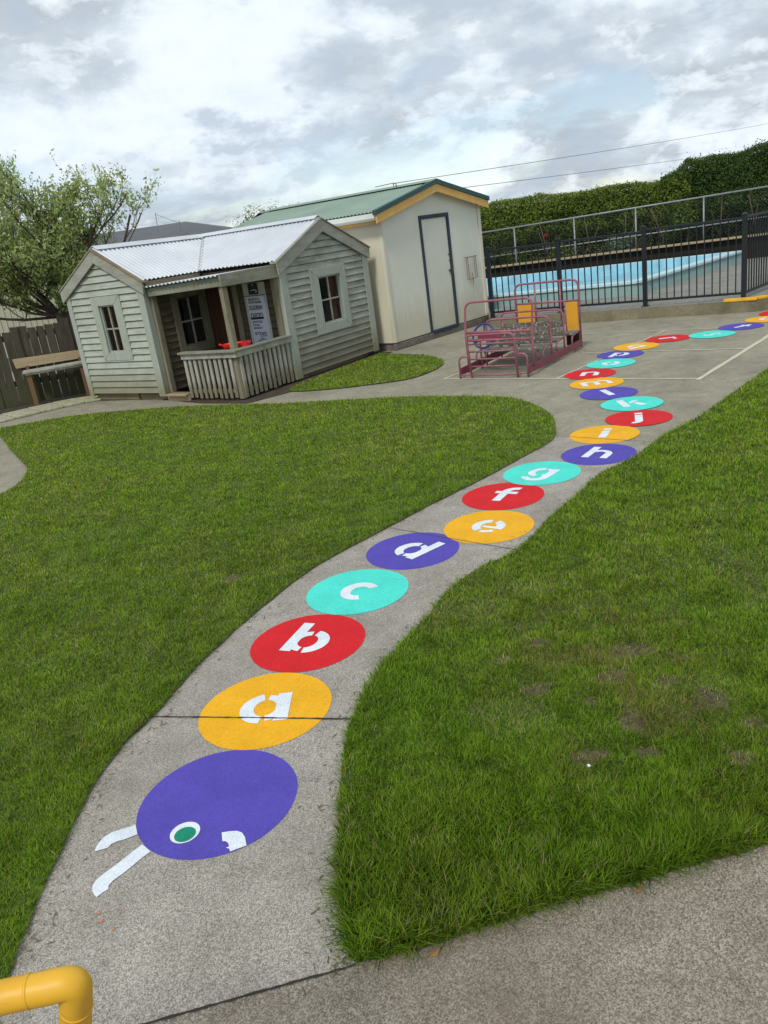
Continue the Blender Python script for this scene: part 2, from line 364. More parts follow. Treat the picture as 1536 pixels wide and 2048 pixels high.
# ------------------------------------------------------------------ setting: ground, slabs
def sheet(name, pts, z, mat, kind='structure'):
    bm = bmesh.new(); vs = [bm.verts.new((p[0], p[1], z)) for p in pts]; fc = bm.faces.new(vs)
    if fc.normal.z < 0: fc.normal_flip()
    bmesh.ops.triangulate(bm, faces=[fc]); me = bpy.data.meshes.new(name); bm.to_mesh(me); bm.free()
    for p in me.polygons:
        if p.normal.z < 0: p.flip()
    o = bpy.data.objects.new(name, me); C.objects.link(o); me.materials.append(mat)
    if kind: o['kind'] = kind
    return o
sheet('ground', [(-600, -300), (600, -300), (600, 1500), (-600, 1500)], -.03, simple('far ground', (.06, .075, .03), .95, .3, .2))
sheet('courtyard', [(-9, -4), (13, -4), (13, 18), (-9, 18)], -.004, M['court'])
sheet('path', [(-1.6, 1.35), (-.244, 1.623), (-.1, 1.66), (1.0, 1.83), (1.2, 3), (3.0, 5.25), (2.239, 5.93), (1.544, 6.571), (0.9, 6.9), (-1.8, 4.6)], 0.0, M['path'])
sheet('pavement', [(-3.2, -1.5), (5, -1.5), (5, 3), (.968, 1.86), (-.1, 1.66), (-.244, 1.623), (-.905, 1.518), (-3.2, 1.2)], 0.002, M['near'])
def strip(pts, w, z, name, mat, wob=.0):
    mb = MB(); L = []; Rr = []
    pts = [Vector((*p, 0)) for p in pts]
    for i, p in enumerate(pts):
        t_ = (pts[min(i+1, len(pts)-1)]-pts[max(i-1, 0)]).normalized(); n_ = Vector((-t_.y, t_.x, 0))
        ww = w/2*(1+random.uniform(-wob, wob)); L.append((p+n_*ww)[:2]+(z,)); Rr.append((p-n_*ww)[:2]+(z,))
    for i in range(len(pts)-1): mb.poly([Rr[i], Rr[i+1], L[i+1], L[i]])
    return mb.build(name, mat)
def wig(a, b, n, amp):
    return [(a[0]+(b[0]-a[0])*i/n+random.uniform(-amp, amp), a[1]+(b[1]-a[1])*i/n+random.uniform(-amp, amp)) for i in range(n+1)]
for nm, a, b, w_, z, mm in (('expansion_joint', (-1.30, 3.057), (-.17, 2.757), .008, .0038, 'joint'), ('expansion_joint', (-1.3, 1.455), (-.244, 1.623), .008, .0045, 'joint'),
        ('expansion_joint', (1.50, 6.61), (2.30, 5.87), .006, .0038, 'seam'), ('expansion_joint', (0.02, 4.912), (0.80, 4.188), .006, .0038, 'seam')):
    strip(wig(a, b, 60, .0012), w_, z, nm, M[mm], .35)['kind'] = 'structure'
def crack(a, b, n_, amp, w_, z, label):
    pts = [a]; 
    for k in range(1, n_): pts.append((a[0]+(b[0]-a[0])*k/n_+random.gauss(0, amp), a[1]+(b[1]-a[1])*k/n_+random.gauss(0, amp)))
    o = strip(catmull(pts+[b], 4), w_, z, 'hairline_crack', M['seam'], .6); o['kind'] = 'structure'
# grass clippings and grit swept along the lawn edges
def clippings():
    r_ = random.Random(44); mb = MB()
    for pl, n_ in ((EL, 420), (ER, 420), (EB, 160)):
        for _ in range(n_):
            i = r_.randrange(len(pl)-1); t_ = r_.random(); x = pl[i][0]+(pl[i+1][0]-pl[i][0])*t_; y = pl[i][1]+(pl[i+1][1]-pl[i][1])*t_
            dx, dy = pl[i+1][0]-pl[i][0], pl[i+1][1]-pl[i][1]; L_ = math.hypot(dx, dy); sd = 1 if pl is EL else -1
            if pl is EB: sd = -1
            d_ = abs(r_.gauss(0, .05)); x += sd*dy/L_*d_; y -= sd*dx/L_*d_
            a = r_.uniform(0, 6.28); l_ = r_.uniform(.003, .013); w_ = r_.uniform(.0008, .002)
            c_, s_ = math.cos(a), math.sin(a)
            mb.poly([(x-c_*l_+s_*w_, y-s_*l_-c_*w_, .004), (x+c_*l_+s_*w_, y+s_*l_-c_*w_, .005), (x+c_*l_-s_*w_, y+s_*l_+c_*w_, .006), (x-c_*l_-s_*w_, y-s_*l_+c_*w_, .005)])
    mt, t, b, v = newmat('clipping'); t.links.new(ramp(t, noise(t, v, 300, 2), [(.4, (.07, .10, .02)), (.5, (.16, .12, .06)), (.6, (.05, .04, .025))]), b.inputs['Base Color'])
    tag(mb.build('grass_clippings', mt), 'dry grass clippings and grit scattered along the lawn edges of the path', 'clippings', None, 'stuff')
# marked court lines
LINES = [((.979, 9.958), (3.378, 7.967), .035, 'thin cream court line nearest the maroon climbing frame'),
         ((3.34, 7.93), (6.2, 11.1), .055, 'thick cream court line running beside the right hand lawn'),
         ((2.854, 10.38), (4.419, 9.176), .03, 'faint cream court line crossing under the orange circle q'),
         ((3.307, 11.977), (4.857, 10.808), .03, 'faint cream court line nearest the pool kerb'),
         ((2.157, 8.98), (4.27, 11.24), .022, 'faded cream court line running beneath circles n to r'),
         ((.979, 9.958), (2.0, 11.0), .03, 'faded cream court line passing under the left side of the climbing frame')]
for i, (a, b, w_, lb) in enumerate(LINES):
    tag(strip(wig(a, b, 30, .003), w_, .0004+.0001*i, 'court_line', M['line'], .25), lb, 'painted line', 'court lines')

# ------------------------------------------------------------------ painted alphabet caterpillar
def arc(cx, cy, r, th, a0, a1, ry=None, n=22):
    ry = ry or r; o_, i_ = [], []
    for k in range(n+1):
        a = R_(a0+(a1-a0)*k/n); o_.append((cx+r*math.cos(a), cy+ry*math.sin(a)))
        i_.append((cx+(r-th)*math.cos(a), cy+(ry-th*.82)*math.sin(a)))
    return [[o_[k], o_[k+1], i_[k+1], i_[k]] for k in range(n)]
def rect(x0, y0, x1, y1): return [[(x0, y0), (x1, y0), (x1, y1), (x0, y1)]]
S_, AS, DS = .29, 1.36, -.36
def glyph(ch):
    Lb = arc(.5, .5, .52, .29, 112, 252); Rb = arc(.5, .5, .52, .29, -72, 68)
    if ch == 'a': return 1.0, arc(.5, .5, .54, .30, 100, 262)+arc(.5, .5, .47, .23, -84, 84)+rect(.72, 0, 1.02, 1.0)
    if ch == 'b': return 1.0, arc(.5, .5, .53, .29, -82, 80)+arc(.5, .5, .47, .23, 96, 264)+rect(-.02, 0, S_-.02, AS)
    if ch == 'c': return .9, arc(.52, .5, .52, .30, 52, 308)
    if ch == 'd': return 1.0, arc(.5, .5, .53, .29, 100, 262)+arc(.5, .5, .47, .23, -84, 84)+rect(1.02-S_, 0, 1.02, AS)
    if ch == 'e': return 1.0, arc(.5, .5, .52, .29, 102, 246)+arc(.5, .5, .52, .29, -2, 78)+rect(.34, .36, 1.02, .5)+arc(.5, .5, .52, .2, 262, 318)
    if ch == 'f': return .7, rect(.15, 0, .15+S_, 1.0)+arc(.63, .90, .48, .28, 78, 180, .48)+rect(-.05, .72, .75, .94)
    if ch == 'g': return 1.0, arc(.5, .54, .50, .27, 98, 262)+arc(.5, .54, .46, .22, -60, 84)+rect(1-S_, .0, 1.0, 1.0)+arc(.5, .0, .50, .27, 192, 360, .40)
    if ch == 'h': return 1.0, rect(0, 0, S_, AS)+arc(.52, .52, .48, .26, 0, 142)+rect(1-S_+.01, 0, 1.0, .53)
    if ch == 'i': return .32, rect(0, 0, .32, 1.0)+rect(0, 1.12, .32, 1.36)
    if ch == 'j': return .4, rect(.05, -.05, .37, 1.0)+arc(.0, -.02, .37, .28, 250, 360, .36)+rect(.05, 1.12, .37, 1.36)
    if ch == 'k': return 1.0, rect(0, 0, .32, AS)+[[(.42, .50), (.62, .66), (1.0, 1.02), (.66, 1.02), (.42, .74)]]+[[(.60, .52), (.78, .64), (1.08, 0), (.74, 0)]]
    if ch == 'l': return .32, rect(0, 0, .32, AS)
    if ch == 'm': return 1.6, rect(0, 0, S_, 1.0)+arc(.50, .52, .42, .24, 0, 140, .5)+rect(.66, 0, .92, .53)+arc(1.13, .52, .42, .24, 0, 140, .5)+rect(1.29, 0, 1.55, .53)
    if ch == 'n': return 1.0, rect(0, 0, S_, 1.0)+arc(.52, .52, .48, .26, 0, 142)+rect(1-S_+.01, 0, 1.0, .53)
    if ch == 'o': return 1.0, arc(.5, .5, .52, .28, 100, 262)+arc(.5, .5, .52, .28, -80, 82)
    if ch == 'p': return 1.0, arc(.5, .5, .53, .29, -82, 80)+arc(.5, .5, .47, .23, 96, 264)+rect(0, DS, S_, 1.0)
    if ch == 'q': return 1.0, arc(.5, .5, .53, .29, 100, 262)+arc(.5, .5, .47, .23, -84, 84)+rect(1-S_, DS, 1.0, 1.0)
    if ch == 'r': return .7, rect(0, 0, S_, 1.0)+arc(.58, .54, .46, .28, 62, 120)
    if ch == 's': return .75, arc(.38, .74, .31, .24, 40, 240)+arc(.38, .26, .31, .24, -140, 75)
    if ch == 't': return .6, rect(.15, 0, .15+S_, AS-.1)+rect(-.08, .72, .68, .95)
    if ch == 'u': return 1.0, rect(1-S_, 0, 1.0, 1.0)+arc(.48, .48, .48, .28, 180, 280)+rect(0, .47, S_-.01, 1.0)
    return 1.0, [[(0, 1), (.3, 1), (.62, 0), (.38, 0)], [(.7, 1), (1, 1), (.66, .1), (.5, .3)]]
CIRC = [('a', -.615, 2.948, 87), ('b', -.457, 3.493, 66), ('c', -.205, 4.002, 50), ('d', .139, 4.475, 38), ('e', .641, 4.690, 50), ('f', .833, 5.226, 57), ('g', 1.196, 5.616, 47),
        ('h', 1.703, 5.885, 52), ('i', 1.912, 6.414, 62), ('j', 2.328, 6.777, 72), ('k', 2.455, 7.326, 87), ('l', 2.411, 7.885, 93), ('m', 2.455, 8.438, 87), ('n', 2.541, 8.973, 64),
        ('o', 2.919, 9.413, 58), ('p', 3.196, 9.908, 54), ('q', 3.533, 10.304, 22), ('r', 4.048, 10.564, -8), ('s', 4.57, 10.403, 0), ('t', 5.09, 10.69, 14), ('u', 5.60, 11.0, 34), ('v', 5.98, 11.37, 40), ('w', 6.35, 11.78, 45)]
cols = ['orange', 'red', 'teal', 'purple']; ZC = dict(purple=.0012, orange=.0016, red=.0020, teal=.0024)
XH = .205
def disc(cx, cy, r, z, mat, name, parent=None, ry=None, n=96):
    mb = MB(); mb.poly([(cx+r*math.cos(2*math.pi*k/n)*(1+.003*math.sin(5*k*.065)), cy+(ry or r)*math.sin(2*math.pi*k/n), z) for k in range(n)]); return mb.build(name, mat, parent)
for i, (ch, cx, cy, ang) in enumerate(CIRC):
    cn = cols[i % 4]
    where = 'painted on the concrete path' if i < 9 else 'painted on the courtyard concrete'
    t_ = thing('painted_circle', (cx, cy, 0), f'flat {cn} circle with white stencilled letter {ch}, {where}', 'painted circle', 'alphabet caterpillar circles')
    disc(cx, cy, .284, ZC[cn], M[cn], 'disc', t_)
    wd, ps = glyph(ch); F = frame(cx, cy, ang-90); mb = MB()
    for k, p in enumerate(ps):
        mb.poly([F((x-wd/2)*XH, (y-.5)*XH, .0030+.00001*k) for x, y in p])
    mb.build('letter', M['white'], t_)
hd = thing('caterpillar_head', (-.734, 2.392, 0), 'large purple disc with green eye, white mouth and feelers, painted on the path', 'painted head')
disc(-.734, 2.392, .288, .0012, M['purple'], 'disc', hd)
ANT1 = [(-1.013, 2.317), (-1.033, 2.310), (-1.068, 2.302), (-1.093, 2.294), (-1.113, 2.275), (-1.124, 2.249), (-1.127, 2.232), (-1.126, 2.211), (-1.106, 2.214), (-1.084, 2.219), (-1.077, 2.234), (-1.057, 2.245), (-1.036, 2.249), (-1.011, 2.259), (-.994, 2.266)]
ANT2 = [(-.964, 2.212), (-.992, 2.181), (-1.018, 2.148), (-1.044, 2.119), (-1.067, 2.095), (-1.082, 2.073), (-1.085, 2.049), (-1.079, 2.029), (-1.067, 2.011), (-1.057, 2.001), (-1.044, 2.015), (-1.028, 2.028), (-1.031, 2.044), (-1.021, 2.064), (-.997, 2.088), (-.975, 2.114), (-.952, 2.144), (-.927, 2.172)]
MOU = [(-.694, 2.215), (-.667, 2.216), (-.640, 2.212), (-.623, 2.201), (-.610, 2.177), (-.600, 2.136), (-.652, 2.119), (-.657, 2.133), (-.669, 2.139), (-.659, 2.143), (-.664, 2.160), (-.674, 2.170), (-.685, 2.172)]
for nm, pl in (('feeler', ANT1), ('feeler', ANT2), ('mouth', MOU)):
    mb = MB(); mb.poly([(x, y, .0030) for x, y in pl][::-1]); o = mb.build(nm, M['white'], hd)
mb = MB(); n = 40
def ell(cx, cy, rx, ry, ang, z, n=40):
    return [(cx+rx*math.cos(k*2*math.pi/n)*math.cos(ang)-ry*math.sin(k*2*math.pi/n)*math.sin(ang), cy+rx*math.cos(k*2*math.pi/n)*math.sin(ang)+ry*math.sin(k*2*math.pi/n)*math.cos(ang), z) for k in range(n)]
mb.poly(ell(-.824, 2.241, .0515, .0515, 0, .0030)); ey = mb.build('eye', M['white'], hd)
mb = MB(); mb.poly(ell(-.822, 2.231, .037, .036, 0, .0036)); mb.build('pupil', M['green'], ey)

# ------------------------------------------------------------------ lawns
EL = [(-1.234, 1.778), (-1.246, 2.006), (-1.246, 2.267), (-1.237, 2.582), (-1.185, 2.824), (-1.096, 3.038), (-.976, 3.412), (-.739, 3.934), (-.426, 4.448), (-.044, 4.854), (.322, 5.234), (.738, 5.634), (1.125, 6.049), (1.45, 6.398), (1.585, 6.732), (1.676, 7.222), (1.673, 7.611), (1.594, 8.043), (1.4, 8.4), (.912, 8.816), (.369, 9.155), (-.215, 9.426), (-1.086, 9.799), (-2.197, 10.448), (-3.076, 10.79), (-4.047, 11.046), (-5.03, 10.889)]
LAWN_L = catmull([(-1.12, .8), (-1.20, 1.4)]+EL)+catmull([(-5.05, 10.8), (-4.794, 10.316), (-4.16, 9.134), (-3.723, 8.374), (-3.581, 8.072), (-3.483, 7.618), (-3.523, 7.237), (-3.75, 6.8), (-4.4, 6.3), (-7.0, 5.8)])+[(-7.0, .8)]
ER = [(-.244, 1.623), (-.267, 1.677), (-.277, 1.763), (-.289, 1.894), (-.293, 2.06), (-.291, 2.299), (-.274, 2.581), (-.243, 2.773), (-.165, 3.018), (-.04, 3.269), (.127, 3.549), (.289, 3.85), (.50, 4.075), (.735, 4.25), (1.055, 4.715), (1.305, 5.03), (1.562, 5.384), (1.914, 5.673), (2.321, 6.146), (2.696, 6.46), (3.111, 6.913), (3.583, 7.428), (4.076, 7.963)]
EB = [(-.244, 1.623), (-.041, 1.648), (.158, 1.689), (.307, 1.722), (.452, 1.745), (.604, 1.769), (.76, 1.798), (.968, 1.83), (1.6, 1.95), (3, 2.15), (8, 2.6)]
LAWN_R = catmull(ER)+[(7.5, 11.6), (12, 12), (12, 2.6)]+catmull(EB)[::-1][:-1]
LAWN_S = catmull([(-.905, 11.069), (.203, 12.717), (.439, 12.651), (.873, 12.164), (1.083, 11.644), (1.117, 11.127), (.941, 10.666), (.572, 10.258), (.05, 10.232), (-.472, 10.314), (-1.013, 10.585), (-.905, 11.069)], 6)[:-1]
clippings()
for pl in (LAWN_L, LAWN_R, LAWN_S): sheet('lawn', [(x+random.uniform(-.006, .006), y+random.uniform(-.006, .006)) for x, y in pl], .008, M['thatch'])
sheet('soil_bed', [(-5.9, 12.2), (-4.0, 12.1), (-3.0, 11.5), (-2.2, 10.62), (-1.52, 10.15), (-.8, 10.7), (.5, 12.9), (-2, 16), (-7, 15)], .002, M['soil'])

mt, t, b, v = newmat('bare soil')
c = ramp(t, noise(t, v, 45, 6, .75), [(.3, (.035, .030, .014)), (.5, (.10, .082, .040)), (.7, (.18, .145, .08))])
t.links.new(c, b.inputs['Base Color']); b.inputs['Roughness'].default_value = .95; bump(t, b, noise(t, v, 70, 5, .7), .9, .012); M['bare'] = mt
def vnoise(x, y, s, seed=0):
    r = np.random.default_rng(seed); g = r.random((64, 64)); x = x*s+1000; y = y*s+1000
    xi = np.floor(x).astype(int); yi = np.floor(y).astype(int); fx = x-xi; fy = y-yi; fx = fx*fx*(3-2*fx); fy = fy*fy*(3-2*fy)
    a = g[xi % 64, yi % 64]; b = g[(xi+1) % 64, yi % 64]; c = g[xi % 64, (yi+1) % 64]; d = g[(xi+1) % 64, (yi+1) % 64]
    return (a*(1-fx)+b*fx)*(1-fy)+(c*(1-fx)+d*fx)*fy
def inpoly(x, y, pl):
    ins = np.zeros(len(x), bool); n = len(pl); j = n-1
    for i in range(n):
        xi, yi = pl[i]; xj, yj = pl[j]
        if yi != yj:
            c = ((yi > y) != (yj > y)) & (x < (xj-xi)*(y-yi)/(yj-yi)+xi); ins ^= c
        j = i
    return ins
def edgedist(x, y, pl):
    dmin = np.full(len(x), 9.0)
    for i in range(len(pl)):
        a = np.array(pl[i]); b = np.array(pl[(i+1) % len(pl)]); ab = b-a; L2 = ab@ab
        if L2 < 1e-9: continue
        tt = np.clip(((x-a[0])*ab[0]+(y-a[1])*ab[1])/L2, 0, 1)
        dmin = np.minimum(dmin, np.hypot(x-a[0]-tt*ab[0], y-a[1]-tt*ab[1]))
    return dmin
# bare or thin spots: x, y, radius x, radius y
BARE = [(.97, 2.98, .10, .07), (.83, 2.80, .08, .05), (.80, 2.5, .05, .06), (.60, 2.33, .07, .035), (.78, 2.30, .05, .04), (1.07, 2.20, .05, .05), (1.13, 2.55, .06, .08), (.60, 3.15, .05, .04),
        (1.20, 2.38, .06, .04), (.52, 2.78, .06, .05), (-.95, 4.4, .05, .05), (.42, 3.05, .05, .03), (1.02, 2.72, .05, .03), (.70, 2.66, .04, .03)]
for bx, by, rx, ry in BARE:
    k_ = 26; sheet('bare_soil', [(bx+rx*1.0*(1+.22*math.sin(3*a+bx*9)+.10*math.sin(7*a+by*31))*math.cos(a), by+ry*1.0*(1+.2*math.cos(4*a+by*7)+.10*math.sin(9*a+bx*17))*math.sin(a)) for a in [2*math.pi*i/k_ for i in range(k_)]], .0095, M['bare'])
def grass(name, label, pl, wild, dens0, seed, palette_shift=0.0, maxd=16):
    r = np.random.default_rng(seed); X = []; Y = []
    xs = [p[0] for p in pl]; ys = [p[1] for p in pl]; T = .4
    x = max(min(xs), -7.0)
    while x < min(max(xs), 9):
        y = min(ys)
        while y < min(max(ys), maxd):
            cx, cy = x+T/2, y+T/2; dd = math.hypot(cx, cy)
            # within the view wedge, with a margin for a step aside
            if cy > 1.1 and abs(cx) < .56*cy+1.35:
                k = min(1.0, (2.6/dd)**2.0)*dens0*T*T
                nn = int(k); X.append(x+T*r.random(nn)); Y.append(y+T*r.random(nn))
            y += T
        x += T
    X = np.concatenate(X); Y = np.concatenate(Y)
    k = inpoly(X, Y, pl); X = X[k]; Y = Y[k]
    keep = np.ones(len(X), bool); bare = np.zeros(len(X))
    for bx, by, rx, ry in BARE:
        q = ((X-bx)/rx)**2+((Y-by)/ry)**2+(vnoise(X, Y, 18, 5)-.5)*1.6; bare = np.maximum(bare, np.clip(1.55-q, 0, 1))
    if wild:
        thin = np.clip((vnoise(X, Y, 2.3, 8)*.6+vnoise(X, Y, 7, 9)*.4-.57)*5, 0, 1)*np.clip(1.5-np.abs(Y-2.9)/1.2, 0, 1); bare = np.maximum(bare, thin*.5)
    keep = r.random(len(X)) > bare*.62
    X = X[keep]; Y = Y[keep]; bare = bare[keep]; n = len(X)
    D = np.hypot(X, Y); ed = edgedist(X, Y, pl); gx = ed-edgedist(X+.004, Y, pl); gy = ed-edgedist(X, Y+.004, pl)
    clump = vnoise(X, Y, 9, 21)*.6+vnoise(X, Y, 24, 22)*.4; lowf = vnoise(X, Y, 1.1, 31+seed)*.55+vnoise(X, Y, 3.1, 32)*.45
    h = (.021 if not wild else .025)*(.5+1.0*clump)*(.7+.6*r.random(n))
    if wild: h *= 1+1.1*np.clip(1-np.abs(Y-1.85)/.55, 0, 1)*np.clip(1.6-ed*2, .3, 1)
    h *= 1+.35*np.exp(-ed/.05)*(D < 4); h *= 1-.35*bare
    wd = (.0020 if not wild else .0023)*np.maximum(1, D/2.7)*(.7+.7*r.random(n))
    if wild: wd *= 1+.35*np.clip(1-np.abs(Y-1.9)/.6, 0, 1)
    flow = vnoise(X, Y, 4.5, 41)*2*math.pi*1.7
    phi = np.where(r.random(n) < .40, flow+r.normal(0, .9, n), r.random(n)*2*math.pi)
    nearedge = (ed < .03) & (r.random(n) < .6); phi = np.where(nearedge, np.arctan2(gy, gx)+r.normal(0, .7, n), phi)
    lean = h*(.35+1.0*r.random(n)**1.3)
    dx, dy = np.cos(phi), np.sin(phi); sx, sy = -dy, dx
    a2 = r.normal(0, .5, n); sx2 = sx*np.cos(a2)-sy*np.sin(a2); sy2 = sx*np.sin(a2)+sy*np.cos(a2)
    z0 = .006
    hz = h*np.sqrt(np.maximum(.12, 1-.55*(lean/h)**2))
    V = np.empty((n, 5, 3), np.float32)
    V[:, 0] = np.stack([X-sx2*wd/2, Y-sy2*wd/2, np.full(n, z0)], 1); V[:, 1] = np.stack([X+sx2*wd/2, Y+sy2*wd/2, np.full(n, z0)], 1)
    mx_, my_ = X+dx*lean*.36, Y+dy*lean*.36
    V[:, 2] = np.stack([mx_+sx2*wd*.42, my_+sy2*wd*.42, z0+hz*.62], 1); V[:, 3] = np.stack([mx_-sx2*wd*.42, my_-sy2*wd*.42, z0+hz*.62], 1)
    V[:, 4] = np.stack([X+dx*lean, Y+dy*lean, z0+hz], 1)
    g1 = np.array([.128, .250, .012]); g2 = np.array([.240, .390, .028]); g3 = np.array([.052, .128, .009]); st = np.array([.42, .36, .17]); ol = np.array([.27, .31, .03])
    u = r.random(n)[:, None]; lf = np.clip((lowf-.28)*2.2, 0, 1)[:, None]
    col = g1*(1-u)+g2*u
    col = col*(1-.55*lf)+(ol*.6+g2*.4)*.55*lf
    dk = (r.random(n) < .26)[:, None]; col = np.where(dk, g3, col)
    sw = (r.random(n) < .035+.35*bare+.05*(lowf > .62))[:, None]; col = np.where(sw, st*(.6+.6*u), col)
    col = col*(.70+.35*vnoise(X, Y, 14, 51)+.30*vnoise(X, Y, 33, 52))[:, None]
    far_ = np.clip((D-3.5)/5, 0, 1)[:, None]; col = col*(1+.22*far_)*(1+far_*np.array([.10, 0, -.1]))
    if wild:
        worn = (np.clip(1.2-((X-.85)/.55)**2-((Y-2.75)/.75)**2, 0, 1)*np.clip((vnoise(X, Y, 7, 61)-.35)*2.5, 0, 1))[:, None]
        pick = (r.random(n)[:, None] < worn*.5); col = np.where(pick, np.array([.30, .25, .09])*(.5+.7*u), col)
    if wild: col = col*(1-.22*np.clip(1-np.abs(Y-1.9)/.6, 0, 1)[:, None])
    CC = np.ones((n, 5, 4), np.float32); CC[:, :, :3] = col[:, None, :]
    CC[:, :, :3] *= .93; CC[:, 4, :3] *= 1.12
    me = bpy.data.meshes.new(name); me.vertices.add(n*5); me.vertices.foreach_set('co', V.ravel())
    base = (np.arange(n)*5)[:, None]
    loops = (base+np.array([[0, 1, 2, 3, 3, 2, 4]])).ravel().astype(np.int32)
    me.loops.add(n*7); me.loops.foreach_set('vertex_index', loops)
    me.polygons.add(n*2); ls = (np.arange(n)*7)[:, None]+np.array([[0, 4]]); me.polygons.foreach_set('loop_start', ls.ravel().astype(np.int32))
    me.update(calc_edges=True)
    at = me.color_attributes.new('Col', 'FLOAT_COLOR', 'POINT'); at.data.foreach_set('color', CC.ravel())
    me.materials.append(M['grass']); o = bpy.data.objects.new(name, me); C.objects.link(o); tag(o, label, 'grass', None, 'stuff'); return n
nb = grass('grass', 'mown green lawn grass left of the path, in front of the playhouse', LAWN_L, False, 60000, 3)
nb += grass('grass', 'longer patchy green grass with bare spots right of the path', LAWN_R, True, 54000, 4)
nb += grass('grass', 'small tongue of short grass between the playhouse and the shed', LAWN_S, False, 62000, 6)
print('blades', nb)

# ------------------------------------------------------------------ corrugated sheets
def corr(mb, O, S, T, Nn, s0, s1, t0, t1, pitch=.076, amp=.011, nt_=1):
    O, S, T, Nn = map(Vector, (O, S, T, Nn)); step = pitch/6; k = int((s1-s0)/step)+1; prev = None
    for i in range(k+1):
        s = min(s0+i*step, s1); hgt = amp*math.cos(2*math.pi*s/pitch); a = t0(s); b = t1(s)
        row = [O+S*s+T*(a+(b-a)*j/nt_)+Nn*hgt for j in range(nt_+1)]
        i0 = len(mb.v); mb.v += [tuple(p) for p in row]
        if prev is not None:
            for j in range(nt_): mb.f.append((prev+j, prev+j+1, i0+j+1, i0+j))
        prev = i0

def weatherboards(mb, F, z0, z1, pitch, Lf, Rf, holes=()):
    z = z0
    while z < z1-.01:
        zt = min(z+pitch-.012, z1); ya, yb = -.040, -.018
        segs = [None]
        spans = [(0, 1)]
        def emit(la, ra, lb, rb):
            if ra-la < .012: return
            mb.hexa([F(la, ya, z), F(ra, ya, z), F(ra, -.002, z), F(la, -.002, z), F(lb, yb, zt), F(rb, yb, zt), F(rb, -.002, zt), F(lb, -.002, zt)])
        la, ra, lb, rb = Lf(z), Rf(z), Lf(zt), Rf(zt)
        if rb-lb < .005:
            zt2 = zt
            lb = rb = (lb+rb)/2
        cuts = [h for h in holes if z+pitch*.5 > h[2] and z+pitch*.5 < h[3]]
        if not cuts: emit(la, ra, lb, rb)
        else:
            cur_a, cur_b = la, lb
            for h in sorted(cuts):
                emit(cur_a, h[0], cur_b, h[0]); cur_a = cur_b = h[1]
            emit(cur_a, ra, cur_b, rb)
        z += pitch
def backing(mb, F, a0, a1, z0, ze, holes, apex=None, th=.05):
    # wall panel split round its openings, gable triangle on top
    xs = sorted({a0, a1, *[h[0] for h in holes], *[h[1] for h in holes]})
    for i in range(len(xs)-1):
        hh = [h for h in holes if h[0] <= xs[i]+1e-6 and h[1] >= xs[i+1]-1e-6]
        zz = [z0]
        for h in hh: zz += [h[2], h[3]]
        zz.append(ze)
        for k in range(0, len(zz), 2):
            if zz[k+1]-zz[k] > .005: mb.box(F, xs[i], xs[i+1], 0, th, zz[k], zz[k+1])
    if apex: mb.prism(F, [(a0, ze), (a1, ze), apex], 0, th)

# ------------------------------------------------------------------ playhouse
HF = frame(-4.13, 12.25, -36)
WL, XR, Y0, Y1, ZE, ZR = 1.66, 3.12, 1.08, 3.14, 1.60, 2.09
ph = thing('playhouse', (-4.13, 12.25, 0), 'weathered sage green weatherboard playhouse with two gables, a corner porch and zinc roof', 'playhouse')
XM, YM = WL/2, (Y0+Y1)/2
GL_ = HF; GR_ = sub(HF, XR, Y0, 1)              # gable frames (a to the right, b into the building)
PL_ = sub(HF, WL, 0, 1); PR_ = sub(HF, WL, Y0, 0)
def window(F, o, g, mat, curtain=None, tw=None, proud=.045, right_jamb=True):
    # o = outer trim rectangle (a0,a1,z0,z1), g = glazed opening
    a0, a1, z0, z1 = o; g0, g1, h0, h1 = g
    mb = MB()
    for q in ([(a0, z0), (a1, z0), (g1, h0), (g0, h0)], [(a1, z0), (a1, z1), (g1, h1), (g1, h0)], [(a1, z1), (a0, z1), (g0, h1), (g1, h1)], [(a0, z1), (a0, z0), (g0, h0), (g0, h1)]):
        c = (sum(p[0] for p in q)/4, sum(p[1] for p in q)/4); q = [(p[0]+(c[0]-p[0])*.006, p[1]+(c[1]-p[1])*.006) for p in q]
        mb.prism(F, q, -proud, -.012)
    wn = mb.build('window', mat, ph, bevel=.004)
    mb = MB(); ga, gb = (g0+g1)/2, (h0+h1)/2
    mb.box(F, g0-.001, g0+.018, -.012, .03, h0, h1); mb.box(F, g1-.018, g1+.001, -.012, .03, h0, h1)
    mb.box(F, g0+.019, g1-.019, -.013, .03, h0, h0+.02); mb.box(F, g0+.019, g1-.019, -.013, .03, h1-.02, h1); mb.build('sash', mat, wn)
    mb = MB(); mb.box(F, ga-.011, ga+.011, -.006, .012, h0+.02, h1-.02); mb.box(F, g0+.019, ga-.012, -.004, .012, gb-.011, gb+.011); mb.box(F, ga+.012, g1-.019, -.004, .012, gb-.011, gb+.011)
    mb.build('glazing_bar', M['barge'], wn)
    mb = MB(); mb.poly([F(g0+.018, .016, h0+.02), F(g1-.018, .016, h0+.02), F(g1-.018, .016, h1-.02), F(g0+.018, .016, h1-.02)]); mb.build('pane', M['glass'], wn)
    if curtain:
        mb = MB(); c0, c1 = curtain; k = 14
        for i in range(k):
            x0 = c0+(c1-c0)*i/k; x1 = c0+(c1-c0)*(i+1)/k
            mb.poly([F(x0, .09+.012*math.sin(i*2.1), h0-.02), F(x1, .09+.012*math.sin((i+1)*2.1), h0-.02), F(x1, .09+.012*math.sin((i+1)*2.1), h1+.03), F(x0, .09+.012*math.sin(i*2.1), h1+.03)])
        mb.build('curtain', M['curtain'], wn)
    return wn
WO_L = (.525, 1.165, .59, 1.49); WG_L = (.665, 1.010, .705, 1.365)
wr = lambda a0, a1, z0, z1: (a0-Y0, a1-Y0, z0, z1)
